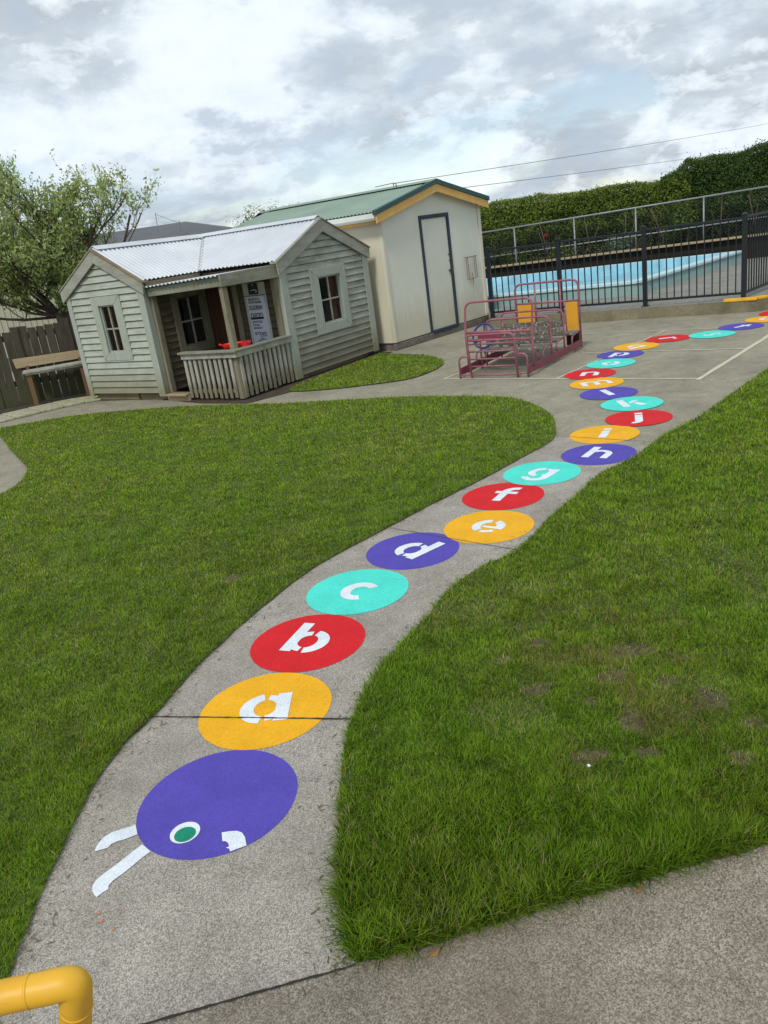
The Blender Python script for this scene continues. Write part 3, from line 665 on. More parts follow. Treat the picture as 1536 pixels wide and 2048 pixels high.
WO_R = wr(1.69, 2.545, .54, 1.46); WG_R = wr(1.885, 2.40, .67, 1.335)
WO_P = (.385, 1.06, .545, 1.40); WG_P = (.505, .975, .655, 1.335)
# walls (boards + backing)
def gable(F, width, holes, z0, mat):
    mb = MB(); ap = (width/2, ZR-.03)
    sl = (ZR-.03-ZE)/(width/2)
    Lf = lambda z: .06 if z < ZE else min(width/2, (z-ZE)/sl); Rf = lambda z: width-.06 if z < ZE else max(width/2, width-(z-ZE)/sl)
    weatherboards(mb, F, z0, ZR-.05, .0925, Lf, Rf, holes)
    backing(mb, F, 0.05, width-.05, z0, ZE, holes, None, .05)
    mb.prism(F, [(.05, ZE), (width-.05, ZE), (width/2, ZR-.06)], 0, .05)
    return mb.build('wall', mat, ph)
ins = lambda o: (o[0]+.05, o[1]-.05, o[2]+.05, o[3]-.05)
gable(GL_, WL, [ins(WO_L)], .11, M['boardL']); gable(GR_, Y1-Y0, [ins(WO_R)], .07, M['boardR'])
window(GL_, WO_L, WG_L, M['trim'], (.66, .80)); window(GR_, WO_R, WG_R, M['trim'], (WG_R[0]+.33, WG_R[1]+.02))
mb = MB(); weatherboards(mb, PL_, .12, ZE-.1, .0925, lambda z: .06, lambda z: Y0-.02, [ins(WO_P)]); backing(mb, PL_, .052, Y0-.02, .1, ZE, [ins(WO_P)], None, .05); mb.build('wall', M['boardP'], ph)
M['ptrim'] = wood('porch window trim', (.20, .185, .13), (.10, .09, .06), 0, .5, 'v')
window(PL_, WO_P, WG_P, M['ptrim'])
# right wing porch wall with its doorway
DOOR = (.04, .58, .12, 1.38)
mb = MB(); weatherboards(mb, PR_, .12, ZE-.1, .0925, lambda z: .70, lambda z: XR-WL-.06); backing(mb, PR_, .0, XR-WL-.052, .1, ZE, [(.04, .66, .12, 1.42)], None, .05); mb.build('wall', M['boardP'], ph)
mb = MB(); mb.box(PR_, *DOOR[:2], -.004, .02, *DOOR[2:]); 
for k in range(5): mb.box(PR_, .05+k*.106, .05+k*.106+.098, -.012, -.004, .13, 1.36)
dr = mb.build('door', M['ply'], ph)
mb = MB(); mb.tube([PR_(.52, -.012, .72), PR_(.52, -.05, .72), PR_(.52, -.05, .80), PR_(.52, -.012, .80)], .007); mb.build('handle', M['dkmetal'], dr)
mb = MB(); mb.box(PR_, .585, .68, -.04, .02, .12, 1.42); mb.box(PR_, .0, .583, -.035, .02, 1.385, 1.44); mb.build('door_frame', M['post'], ph, bevel=.003)
# hidden outer walls, floor
mb = MB(); mb.box(HF, 0.0, .05, .06, Y1, .1, ZE); mb.box(HF, .05, XR-.06, Y1-.05, Y1, .1, ZE); mb.build('wall', M['boardL'], ph)
mb = MB(); mb.box(HF, .06, XR-.08, .08, Y1-.06, .06, .10); mb.build('floor', M['glassin'], ph)
for F, a0, a1, b0_, z1_ in ((HF, .1, 1.0, .03, .10), (HF, 1.02, WL-.05, .05, .08), (GR_, .05, 1.9, .05, .065)):
    mb = MB(); mb.box(F, a0, a1, b0_, b0_+.09, 0, z1_); mb.build('bearer', M['deckb'], ph, bevel=.004)
# corner boards
def cboard(F, a0, a1, z0, z1, b0=-.045, b1=.05, mat='trim'):
    mb = MB(); mb.box(F, a0, a1, b0, b1, z0, z1); mb.build('corner_board', M[mat], ph, bevel=.004)
cboard(GL_, -.02, .075, .07, ZE+.0); cboard(GL_, WL-.115, WL+.015, .06, ZE-.02)
cboard(GR_, -.02, .125, .03, ZE-.0); cboard(GR_, Y1-Y0-.115, Y1-Y0+.03, .05, ZE)
cboard(PL_, .055, .14, .10, ZE-.14, -.055, 0.0, 'post'); cboard(PR_, XR-WL-.115, XR-WL-.025, .62, ZE-.12, -.06, 0, 'post')
# bargeboards
def barges(F, width):
    sl = (ZR-.03-ZE)/(width/2); ov = .075
    for s in (0, 1):
        def X(a): return a if s == 0 else width-a
        zt = lambda a: ZE+.045+sl*a
        pts = [(X(-ov), zt(-ov)), (X(width/2-.001), zt(width/2)), (X(width/2-.001), zt(width/2)-.165), (X(-ov+.015), zt(-ov)-.15)]
        mb = MB(); mb.prism(F, pts if s else pts[::-1], -.075, -.048); mb.build('bargeboard', M['barge'], ph, bevel=.004)
        mb = MB()      # weathered capping strip on top of the bargeboard
        mb.hexa([F(X(-ov-.01), -.085, zt(-ov)+.001), F(X(width/2), -.085, zt(width/2)+.001), F(X(width/2), .04, zt(width/2)+.001), F(X(-ov-.01), .04, zt(-ov)+.001),
                 F(X(-ov-.01), -.085, zt(-ov)+.022), F(X(width/2), -.085, zt(width/2)+.022), F(X(width/2), .04, zt(width/2)+.022), F(X(-ov-.01), .04, zt(-ov)+.022)])
        mb.build('barge_cap', M['beam'] if s == 0 else M['deckb'], ph)
barges(GL_, WL); barges(GR_, Y1-Y0)
# roof: four corrugated slopes
rf_mb = MB()
def hv(a, b, c): return HF(a, b, c)-HF(0, 0, 0)
zr = ZR+.050; ovh = .07
slL = (ZR-.03-ZE)/(WL/2); slR = (ZR-.03-ZE)/((Y1-Y0)/2)
def slope(O, sdir, tdir_h, sl_, s0, s1, tl0, tl1):
    L = math.sqrt(1+sl_*sl_); T = Vector(tdir_h)/L+Vector((0, 0, -sl_/L)); Nn = Vector(tdir_h)*sl_/L+Vector((0, 0, 1/L))
    corr(rf_mb, O, sdir, T, Nn, s0, s1, lambda s: tl0(s)*L, lambda s: tl1(s)*L)
ex, ey_ = hv(1, 0, 0), hv(0, 1, 0)
# valley in plan joins (XM,YM) to (WL,Y0); hip joins (XM,YM) to (0,Y1)
slope(HF(XM, 0, zr), ey_, ex, slL, -.03, YM, lambda s: 0, lambda s: (WL/2+ovh) if s <= Y0-ovh else max(0.0, (YM-s)/(YM-(Y0-ovh))*(WL/2+ovh)))
slope(HF(XM, 0, zr), ey_, -ex, slL, -.03, Y1, lambda s: 0 if s <= YM else (s-YM)/(Y1-YM)*(WL/2), lambda s: WL/2+ovh)
slope(HF(0, YM, zr), ex, -ey_, slR, XM, XR+.03, lambda s: 0, lambda s: (YM-Y0+ovh) if s >= WL+ovh else max(0.0, (s-XM)/(WL/2+ovh)*(YM-Y0+ovh)))
slope(HF(0, YM, zr), ex, ey_, slR, 0.0, XR+.03, lambda s: 0 if s >= XM else (XM-s)/XM*(Y1-YM), lambda s: Y1-YM+ovh)
rf = rf_mb.build('roof', M['zinc'], ph, smooth=True)
def capstrip(p, q, side, drop, name, mat, wd=.10):
    mb = MB(); p = Vector(p); q = Vector(q); side = Vector(side)
    for s in (1, -1):
        mb.poly([p, q, q+side*s*wd-Vector((0, 0, drop*wd)), p+side*s*wd-Vector((0, 0, drop*wd))])
    return mb.build(name, mat, rf, solid=.003)
capstrip(HF(XM, -.03, zr+.024), HF(XM, YM+.05, zr+.024), ex, slL, 'ridge_cap', M['zinc']); capstrip(HF(XM-.05, YM, zr+.026), HF(XR+.03, YM, zr+.026), ey_, slR, 'ridge_cap', M['zinc'])
va, vb = HF(XM, YM, zr+.004), HF(WL+ovh, Y0-ovh, zr-.5*(slL+slR)*0+.004-(WL/2+ovh)*slL)
vd = (vb-va).normalized(); vs = Vector((0, 0, 1)).cross(vd).normalized()
mb = MB()
mb.poly([va+vs*.022+Vector((0, 0, .012)), vb+vs*.022+Vector((0, 0, .012)), vb, va]); mb.poly([va, vb, vb-vs*.022+Vector((0, 0, .012)), va-vs*.022+Vector((0, 0, .012))]); mb.build('valley_flashing', M['zincd'], rf)
# dark fascia under the left wing's inner eave
mb = MB(); mb.box(PL_, -.0, Y0-.06, -.05, -.028, ZE-.04, ZE+.02); mb.build('fascia', M['deckb'], ph)
# porch roof, beams, post
pr = MB(); zt_, zb_ = ZE-.045, ZE-.055
Lp = math.hypot(Y0+.03, zt_-zb_); T = (hv(0, -(Y0+.03), 0)+Vector((0, 0, zb_-zt_)))/Lp; Nn = (hv(0, -(zt_-zb_), 0)+Vector((0, 0, Y0+.03))).normalized()
ext = (ex+Vector((0, 0, .027))).normalized(); Nn = (Nn-Vector(ex)*.027).normalized()
corr(pr, HF(0, Y0-.02, zt_-.027*WL), ext, T, Nn, WL+.02, XR+.005, lambda s: 0, lambda s: Lp)
pr.build('porch_roof', M['zinc'], ph, smooth=True)
mb = MB(); mb.hexa([HF(WL+.03, .015, ZE-.185), HF(XR-.04, .015, ZE-.15), HF(XR-.04, .055, ZE-.15), HF(WL+.03, .055, ZE-.185), HF(WL+.03, .015, ZE-.075), HF(XR-.04, .015, ZE-.034), HF(XR-.04, .055, ZE-.034), HF(WL+.03, .055, ZE-.075)]); mb.build('porch_beam', M['beam'], ph, bevel=.004)
mb = MB(); mb.prism(sub(HF, XR, 0, 1), [(-.05, ZE-.155), (Y0-.02, ZE-.165), (Y0-.02, ZE+.005), (-.05, ZE-.002)], -.035, -.008); mb.build('porch_beam', M['beam'], ph, bevel=.004)
mb = MB(); mb.tube([HF(XR-.085, .085, .05), HF(XR-.085, .085, ZE-.10)], .058, 4); o = mb.build('porch_post', M['post'], ph, bevel=.01)
# floor of the porch and step
mb = MB()
for k in range(9): mb.box(HF, WL+.04, XR-.02, .02+k*.117, .02+k*.117+.108, .075, .10)
mb.build('porch_floor', M['deckb'], ph)
mb = MB(); mb.box(HF, WL+.05, 2.15, -.04, -.012, 0.0, .075); mb.box(HF, WL+.07, 2.14, -.10, .0, .077, .10); mb.build('step', M['plank'], ph, bevel=.004)
# railing
rl = MB(); rl.slab([(2.13, -.085), (XR+.075, -.085), (XR+.075, Y0+.0), (XR-.045, Y0+.0), (XR-.045, .035), (2.13, .035)], .635, .662, HF)
rail = rl.build('top_rail', M['beam'], ph, bevel=.005)
mb = MB(); mb.box(HF, 2.15, XR+.045, -.052, -.030, .565, .634); mb.box(sub(HF, XR, 0, 1), -.028, Y0-.03, -.052, -.030, .565, .634); mb.build('rail_apron', M['slat'], rail, bevel=.003)
mb = MB(); mb.box(HF, 2.17, XR-.0, -.002, .02, .10, .15); mb.box(sub(HF, XR, 0, 1), .0, Y0-.03, -.002, .02, .10, .15); mb.build('bottom_rail', M['deckb'], rail)
for k in range(10):
    mb = MB(); a = 2.155+k*.094; j = random.uniform(-.004, .004); mb.box(HF, a+j, a+.052+j, -.028, -.006, .03+random.uniform(-.01, .01), .60); mb.build('baluster', M['slat'], rail, bevel=.003)
for k in range(11):
    mb = MB(); a = .03+k*.094; j = random.uniform(-.004, .004); mb.box(sub(HF, XR, 0, 1), a+j, a+.052+j, -.028, -.006, .03+random.uniform(-.01, .01), .60); mb.build('baluster', M['slat'], rail, bevel=.003)
mb = MB(); mb.tube([HF(XR-.03, .03, .02), HF(XR-.03, .03, .60)], .05, 4); mb.build('rail_post', M['post'], ph)
# notice board on the porch wall
bx = 2.49-WL; mb = MB(); mb.box(PR_, bx-.02, bx+.385, -.045, -.032, .50, 1.40); nbd = mb.build('notice_board', M['paperw'], ph)
mb = MB(); mb.box(PR_, bx+.03, bx+.345, -.050, -.046, .50, 1.215); mb.build('poster', M['paper'], nbd)
ink = MB(); rr = random.Random(3)
def bar(a0, a1, z0, z1): ink.box(PR_, a0, a1, -.0525, -.0505, z0, z1)
def textline(a0, a1, z0, z1, heavy=.62):
    a = a0
    while a < a1-.004:
        w_ = (z1-z0)*rr.uniform(.45, .75); st = (z1-z0)*.22
        bar(a, a+st, z0, z1); k = rr.random()
        if k < .6: bar(a+st+.0003, min(a+w_, a1), z1-st, z1)
        if k > .25: bar(a+st+.0003, min(a+w_, a1), z0, z0+st)
        if k > .5: bar(min(a+w_, a1)-st*.8, min(a+w_, a1), z0+st+.0003, z1-st-.0003)
        a += w_+(z1-z0)*.2
q = bx+.045
textline(q+.01, q+.23, 1.165, 1.195); textline(q+.01, q+.24, 1.125, 1.155)
textline(q+.0, q+.24, 1.055, 1.095); bar(q, q+.24, 1.038, 1.048)
bar(q, q+.24, .99, .993); textline(q+.01, q+.23, .945, .985); bar(q, q+.24, .905, .938)
textline(q+.02, q+.20, .855, .885); textline(q+.02, q+.14, .815, .838); textline(q+.02, q+.18, .775, .798)
textline(q+.03, q+.25, .69, .73, .9); textline(q+.12, q+.25, .665, .678)
for (a, b_) in (((.06, .60), (.15, .645)), ((.15, .645), (.24, .60)), ((.11, .605), (.17, .63))):
    ink.hexa([PR_(q+a[0], -.0525, a[1]-.004), PR_(q+b_[0], -.0525, b_[1]-.004), PR_(q+b_[0], -.0505, b_[1]-.004), PR_(q+a[0], -.0505, a[1]-.004), PR_(q+a[0], -.0525, a[1]+.005), PR_(q+b_[0], -.0525, b_[1]+.005), PR_(q+b_[0], -.0505, b_[1]+.005), PR_(q+a[0], -.0505, a[1]+.005)])
textline(q+.05, q+.24, .555, .582)
ink.build('print', M['ink'], nbd)
mb = MB(); mb.box(PR_, bx+.085, bx+.265, -.049, -.0455, 1.245, 1.395); lg = mb.build('logo', M['ink'], nbd)
mb = MB(); mb.prism(PR_, [(bx+.12, 1.30), (bx+.20, 1.315), (bx+.235, 1.30), (bx+.25, 1.275), (bx+.19, 1.265), (bx+.225, 1.285), (bx+.20, 1.298), (bx+.12, 1.293)], -.0505, -.0495); mb.prism(PR_, [(bx+.15, 1.37), (bx+.18, 1.378), (bx+.20, 1.368), (bx+.18, 1.36)], -.0505, -.0495); mb.build('mark', M['paperw'], nbd)
mb = MB(); mb.box(PR_, bx-.02, bx+.37, -.052, -.046, 1.222, 1.236); mb.build('batten', M['inkg'], nbd)
# red plastic tray lying across the corner of the porch rail
tb = thing('plastic_tray', HF(2.95, .22, .662), 'bright red plastic tray lying behind the porch post on the playhouse rail', 'plastic tray')
c_ = HF(2.955, .225, 0)
def rrect(hx, hy, r0, n=6):
    return [(cx*(hx-r0)+r0*math.cos(R_(a0+90*k/n)), cy*(hy-r0)+r0*math.sin(R_(a0+90*k/n))) for cx, cy, a0 in ((1, 1, 0), (-1, 1, 90), (-1, -1, 180), (1, -1, 270)) for k in range(n+1)]
mb = MB(); lo_, hi_ = rrect(.17, .085, .05), rrect(.19, .10, .055); n = len(lo_); i0 = 0
mb.v = [(c_.x+x, c_.y+y, .664) for x, y in lo_]+[(c_.x+x, c_.y+y, .715) for x, y in hi_]+[(c_.x+x*.92, c_.y+y*.9, .715) for x, y in hi_]+[(c_.x+x*.92, c_.y+y*.9, .675) for x, y in lo_]
mb.f = [tuple(range(n))[::-1], tuple(3*n+k for k in range(n))]+[(a*n+k, a*n+(k+1) % n, (a+1)*n+(k+1) % n, (a+1)*n+k) for a in range(3) for k in range(n)]
mb.build('tray_body', M['redplastic'], tb, bevel=.003)
mb = MB(); mb.tube(arcfillet([(c_.x-.185, c_.y-.03, .70), (c_.x-.225, c_.y-.03, .725), (c_.x-.225, c_.y+.03, .725), (c_.x-.185, c_.y+.03, .70)], .02), .008); mb.build('handle', M['redplastic'], tb, smooth=True)

# ------------------------------------------------------------------ shed
SF = frame(.56, 12.99, 48.1); SW, SD, SE, SR = 2.78, 3.75, 2.08, 2.40
shd = thing('shed', (.56, 12.99, 0), 'cream storage shed with green corrugated roof and mustard fascia beside the pool', 'shed')
mb = MB(); mb.box(SF, .03, SW-.03, .03, SD-.03, 0, .12); mb.box(SF, -.02, SW+.02, -.02, .03, 0, .10); mb.build('foundation', M['found'], shd, bevel=.006)
DA0, DA1, DZ0, DZ1 = .975, 1.808, .075, 1.985
mb = MB(); backing(mb, SF, 0, SW, .12, SE, [(DA0+.03, DA1-.03, .12, DZ1-.03)], None, .05); mb.prism(SF, [(0, SE), (SW, SE), (SW/2, SR-.03)], 0, .05); mb.build('front_wall', M['shedfront'], shd)
mb = MB(); mb.box(SF, .0, .05, .051, SD, .12, SE); mb.box(SF, SW-.05, SW, .051, SD, .12, SE); mb.box(SF, .051, SW-.051, SD-.05, SD, .12, SE); mb.build('side_wall', M['shedside'], shd)
mb = MB(); mb.box(SF, DA0+.05, DA1-.05, .012, .045, DZ0+.06, DZ1-.06); dr = mb.build('door', M['shedfront'], shd, bevel=.004)
mb = MB(); mb.box(SF, DA0, DA0+.055, -.018, .03, DZ0, DZ1); mb.box(SF, DA1-.045, DA1, -.018, .03, DZ0, DZ1); mb.box(SF, DA0+.056, DA1-.046, -.017, .03, DZ1-.055, DZ1); mb.box(SF, DA0+.056, DA1-.046, -.03, .03, DZ0, DZ0+.06); mb.build('door_frame', M['navy'], shd, bevel=.003)
mb = MB(); mb.box(SF, 1.70, 1.79, -.02, .012, 1.035, 1.065); mb.box(SF, 1.735, 1.775, -.035, -.018, .985, 1.04); mb.tube([SF(1.74, -.03, 1.04), SF(1.74, -.03, 1.07), SF(1.755, -.03, 1.08), SF(1.77, -.03, 1.07), SF(1.77, -.03, 1.04)], .005); mb.tube([SF(1.77, -.02, 1.10), SF(1.785, -.022, 1.16)], .004)
mb.box(SF, 1.722, 1.737, -.004, .013, 1.30, 1.325); mb.box(SF, 1.728, 1.740, -.004, .013, 1.20, 1.22); mb.box(SF, 1.755, 1.80, -.012, -.002, .90, .98); mb.build('padlock', M['dkmetal'], dr)
mb = MB(); r_ = .0055
for a in (2.20, 2.245, 2.45, 2.50): mb.tube([SF(a, -.03, .83+(a > 2.4)*.01), SF(a-.002, -.03, 1.205)], r_, 6)
mb.tube([SF(2.17, -.012, 1.205), SF(2.17, -.04, 1.205), SF(2.52, -.04, 1.205), SF(2.52, -.012, 1.205)], r_*1.2, 6); mb.tube([SF(2.19, -.03, .832), SF(2.36, -.035, .828), SF(2.51, -.03, .845)], r_, 6); mb.tube([SF(2.355, -.03, .93), SF(2.355, -.035, .74)], r_*1.2, 6)
mb.build('wall_bracket', M['rust'], shd)
for a0, a1 in ((-.012, .035), (SW-.07, SW+.012)):
    mb = MB(); mb.box(SF, a0, a1, -.018, -.001, .125, SE-.02); mb.build('corner_trim', M['shedside'], shd)
# fascia on the gable
sls = (SR-SE)/(SW/2); OV = .22; FB = -.13
for s in (0, 1):
    X = (lambda a: a) if s == 0 else (lambda a: SW-a)
    zt = lambda a: SE+.045+sls*a
    ov = OV if s == 0 else .13
    mb = MB(); p = [(X(-ov), zt(-ov)-.005), (X(SW/2-.001), zt(SW/2)-.005), (X(SW/2-.001), zt(SW/2)-.125), (X(-ov), zt(-ov)-.125)]
    mb.prism(SF, p if s else p[::-1], FB, FB+.025); mb.build('fascia', M['mustard'], shd)
    mb = MB(); p = [(X(-ov-.02), zt(-ov)+.065), (X(SW/2-.001), zt(SW/2)+.065), (X(SW/2-.001), zt(SW/2)-.004), (X(-ov-.02), zt(-ov)-.004)]
    mb.prism(SF, p if s else p[::-1], FB-.02, FB+.06); mb.build('barge_flashing', M['greenbarge'], shd)
    mb = MB(); mb.prism(SF, [(X(-ov+.01), zt(-ov)-.06), (X(SW/2), zt(SW/2)-.06), (X(SW/2), zt(SW/2)-.07), (X(-ov+.01), zt(-ov)-.07)], FB+.026, 0.0); mb.build('soffit', M['mustard'], shd)
mb = MB(); mb.box(SF, -.12, -.10, FB+.03, SD+.1, SE-.13, SE-.01); mb.build('fascia', M['mustard'], shd)
mb = MB(); gp = [(-.125, SE+.015), (-.125, SE-.075), (-.215, SE-.085), (-.24, SE-.05), (-.24, SE+.02), (-.23, SE+.02), (-.23, SE-.045), (-.21, SE-.072), (-.135, SE-.065), (-.135, SE+.015)]
mb.prism(SF, gp, FB+.04, SD+.12); mb.build('gutter', M['gutter'], shd)
mb = MB(); mb.box(SF, -.35, -.12, FB-.0, FB+.024, SE-.118, SE+.0); 
srf = MB(); sx_, sy_ = SF(1, 0, 0)-SF(0, 0, 0), SF(0, 1, 0)-SF(0, 0, 0); L = math.sqrt(1+sls*sls)
for s in (-1, 1):
    T = (sx_*s)/L+Vector((0, 0, -sls/L)); Nn = (sx_*s*sls/L+Vector((0, 0, 1/L))); lim = (SW/2+(.20 if s < 0 else .12))*L
    corr(srf, SF(SW/2, 0, SR+.085), sy_, T, Nn, FB+.02, SD+.1, lambda s_: 0, lambda s_: lim, .076, .009)
sro = srf.build('roof', M['greenroof'], shd, smooth=True)
mb = MB(); p, q2 = SF(SW/2, FB-.01, SR+.115), SF(SW/2, SD+.1, SR+.115)
for s in (1, -1): mb.poly([p, q2, q2+sx_*s*.15-Vector((0, 0, sls*.15)), p+sx_*s*.15-Vector((0, 0, sls*.15))])
mb.build('ridge_cap', M['greenroof'], sro, solid=.004)
mb = MB(); br = SF(SW/2, .75, SR+.12)
mb.tube([br, br+Vector((0, 0, .05))], .008, 6); mb.tube([SF(SW/2-.12, .6, SR+.09), SF(SW/2-.12, .6, SR+.15)], .008, 6); mb.tube([SF(SW/2-.12, .6, SR+.14), br+Vector((0, 0, .045)), SF(SW/2, 1.15, SR+.155)], .006, 6); mb.build('cable_bracket', M['dkmetal'], sro)

# overhead cables
a = SF(SW/2, .75, SR+.16); 
def cable(p, q_, sag, label):
    p, q_ = Vector(p), Vector(q_); q_ = p+(q_-p)*1.9; pts = [p+(q_-p)*k/24-Vector((0, 0, sag*4*(k/24)*(1-k/24))) for k in range(25)]
    mb = MB(); mb.tube(pts, .0065, 6); tag(mb.build('overhead_cable', M['wirem'], None), label, 'cable', 'overhead cables above the hedge')
cable(a, (20.16, 40.0, 4.29), .15, 'upper grey overhead cable running from the shed ridge over the hedge')
cable(SF(SW/2+.6, 1.1, SR-.02), (20.19, 40.0, 3.22), .10, 'lower grey overhead cable just above the clipped hedge top')

# ------------------------------------------------------------------ pool surround
DX, DY = -.855, .519
deck = [(2.28, 14.06), (5.66, 11.90), (5.86, 11.80), (6.04, 11.83), (6.2, 11.95), (14.5, 20.3), (11, 30), (-6, 30), (-4.2, 17.0), (2.44, 15.2)]
mb = MB(); mb.slab(deck, -.02, .158); o = mb.build('pool_deck', M['curb']); o['kind'] = 'structure'
sheet('deck_surface', [(2.28+.04, 14.09), (5.68, 11.94), (5.86, 11.845), (6.02, 11.87), (6.17, 11.98), (14.4, 20.3), (10.9, 29.9), (-5.9, 29.9), (-4.1, 17.1), (2.46, 15.24)], .162, M['deck'])
mb = MB(); F = frame(5.47, 12.02, -31.5); mb.box(F, -.02, .44, -.01, .13, .163, .20); F2 = frame(5.86, 11.80, 20); mb.box(F2, .03, .22, .0, .13, .163, .199); tag(mb.build('kerb_marking', M['yelcurb'], None, bevel=.006), 'worn yellow painted block on the pool kerb corner by the fence', 'kerb block')
# pool
ND = Vector((.8967, -.4427, 0)); RD = Vector((.703, .711, 0)); FD = Vector((.9139, -.406, 0))
nc = Vector((5.06, 14.52, 0)); frc = Vector((8.55, 17.98, 0)); nlc = nc-ND*9; flc = frc-FD*9.5
cornr = [nc-ND*.45, nc-ND*.12+RD*.06, nc+RD*.45]
outer = [nlc]+[nc-ND*.5]+[p for p in arcfillet([nc-ND*.5, nc, nc+RD*.5], .4, 5)][1:-1]+[nc+RD*.5, frc, flc]
def inset(poly, dd):
    n = len(poly); res = []
    for i in range(n):
        a, p, b = poly[i-1], poly[i], poly[(i+1) % n]; d1 = (p-a).normalized(); d2 = (b-p).normalized()
        n1 = Vector((-d1.y, d1.x, 0)); n2 = Vector((-d2.y, d2.x, 0)); bb = (n1+n2)
        if bb.length < 1e-6: bb = n1
        bb.normalize(); res.append(p+bb*dd/max(.3, bb.dot(n1)))
    return res
pool = thing('swimming_pool', (5.06, 14.52, 0), 'raised light blue concrete swimming pool behind the black fence', 'swimming pool')
inner = inset(outer, .22); base = inset(outer, -.03); n = len(outer)
def ring(A, za, B, zb, name, mat, par):
    mb = MB()
    for i in range(len(A)):
        j = (i+1) % len(A); mb.poly([(A[i].x, A[i].y, za), (A[j].x, A[j].y, za), (B[j].x, B[j].y, zb), (B[i].x, B[i].y, zb)])
    return mb.build(name, mat, par)
ring(base, .16, outer, .36, 'outer_wall', M['poolout'], pool); rimb = inset(outer, -.035)
ring(outer, .36, rimb, .361, 'rim_edge', M['poolrim'], pool); ring(rimb, .361, rimb, .40, 'rim_edge', M['poolrim'], pool); ring(rimb, .40, inner, .401, 'rim', M['poolrim'], pool)
ring(inner, .401, inner, -.9, 'inner_wall', M['poolin'], pool)
mb = MB(); mb.poly([(p.x, p.y, -.88) for p in inner]); mb.build('pool_floor', M['poolin'], pool)
mb = MB(); mb.poly([(p.x, p.y, .21) for p in inner]); o = mb.build('water', M['water']); o['kind'] = 'structure'
# black pool fence
def steelfence(p0, posts, ends, label, zb=.162):
    pass
fen = thing('pool_fence', (5.79, 12.10, .16), 'black steel picket fence standing on the kerb round the pool', 'pool fence')
posts = [(2.36, 14.18), (3.41, 13.56), (4.57, 12.84), (5.79, 12.10), (7.15, 13.47), (8.6, 14.93)]
tops = [1.33, 1.34, 1.37, 1.38, 1.38, 1.38]
for (x, y), zt in zip(posts, tops):
    mb = MB(); F = frame(x, y, -31); mb.box(F, -.033, .033, -.033, .033, .16, zt-.02); mb.box(F, -.04, .04, -.04, .04, zt-.02, zt); mb.box(F, -.025, .025, -.025, .025, zt, zt+.012); mb.box(F, -.06, .06, -.06, .06, .163, .172)
    mb.build('post', M['black'], fen, bevel=.004)
for i in range(len(posts)-1):
    x0, y0 = posts[i]; x1, y1 = posts[i+1]; ln = math.hypot(x1-x0, y1-y0); F = frame(x0, y0, math.degrees(math.atan2(y1-y0, x1-x0)))
    mb = MB()
    for za in (.235, tops[i]-.07): mb.box(F, .034, ln-.034, -.018, .018, za, za+.032)
    k = int(ln/.105)
    pk = MB()
    for j in range(1, k): mb.box(F, ln*j/k-.008, ln*j/k+.008, -.008, .008, .268, tops[i]-.07)
    mb.build('fence_panel', M['black'], fen)
# plank seat over a band painted as hedge shade, chain-link fence
fl = Vector((3.21, 19.89, 0)); nb_ = Vector((.406, .9139, 0)); ZA = .0
def far(s, D, z): p = fl+FD*s+nb_*D; return Vector((p.x, p.y, z))
FF_ = lambda a, b, c: far(a, 1.0+b, c+.0085*max(a, 0))
bandr = thing('shade_band_seat', far(0, 1, .16), 'low dark painted hedge shade band with tan plank seat behind the pool', 'shade band')
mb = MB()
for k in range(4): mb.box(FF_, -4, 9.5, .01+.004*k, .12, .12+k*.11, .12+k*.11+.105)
M['shade_board'] = wood('painted hedge shade', (.022, .019, .014), (.012, .011, .008), -24, .5, 'h'); mb.build('shade_board', M['shade_board'], bandr)  # near-black boards stand in for deep shade at the hedge foot
mb = MB(); mb.box(FF_, -4, 9.5, -.09, .16, .57, .61); mb.build('seat_plank', M['plank'], bandr, bevel=.005)
CF = lambda a, b, c: far(a, 1.35+b, c+.026*a)
cl = thing('chain_link_fence', far(0, 1.35, .4), 'tall galvanised chain link fence in front of the hedge', 'chain link fence')
mb = MB(); mb.tube([CF(-4, 0, 1.47), CF(10, 0, 1.47)], .021, 8); mb.build('top_rail', M['galv'], cl, smooth=True)
mb = MB(); mb.tube([CF(-4, 0, .865), CF(10, 0, .83)], .015, 8); mb.build('mid_rail', M['galv'], cl, smooth=True)
for a in (-2.3, -.9, .48, 1.95, 3.38, 4.87, 6.35, 7.8, 9.2):
    mb = MB(); mb.tube([CF(a, .0, .1), CF(a, .0, 1.46)], .022, 8); mb.build('post', M['galv'], cl, smooth=True)
mb = MB(); ce = .075
for sgn in (1, -1):
    for k in range(int(14.9/ce)):
        a0 = -4.5+k*ce
        if sgn > 0: p, q3 = (a0, .55), (a0+.9, 1.46)
        else: p, q3 = (a0+.9, .55), (a0, 1.46)
        d_ = .0011; mb.poly([CF(p[0]-d_, .01*sgn*0+.02, p[1]), CF(p[0]+d_, .02, p[1]), CF(q3[0]+d_, .02+.002*sgn, q3[1]), CF(q3[0]-d_, .02+.002*sgn, q3[1])])
M['meshw'] = simple('dull mesh wire', (.11, .12, .12), .7); mb.build('mesh', M['meshw'], cl)

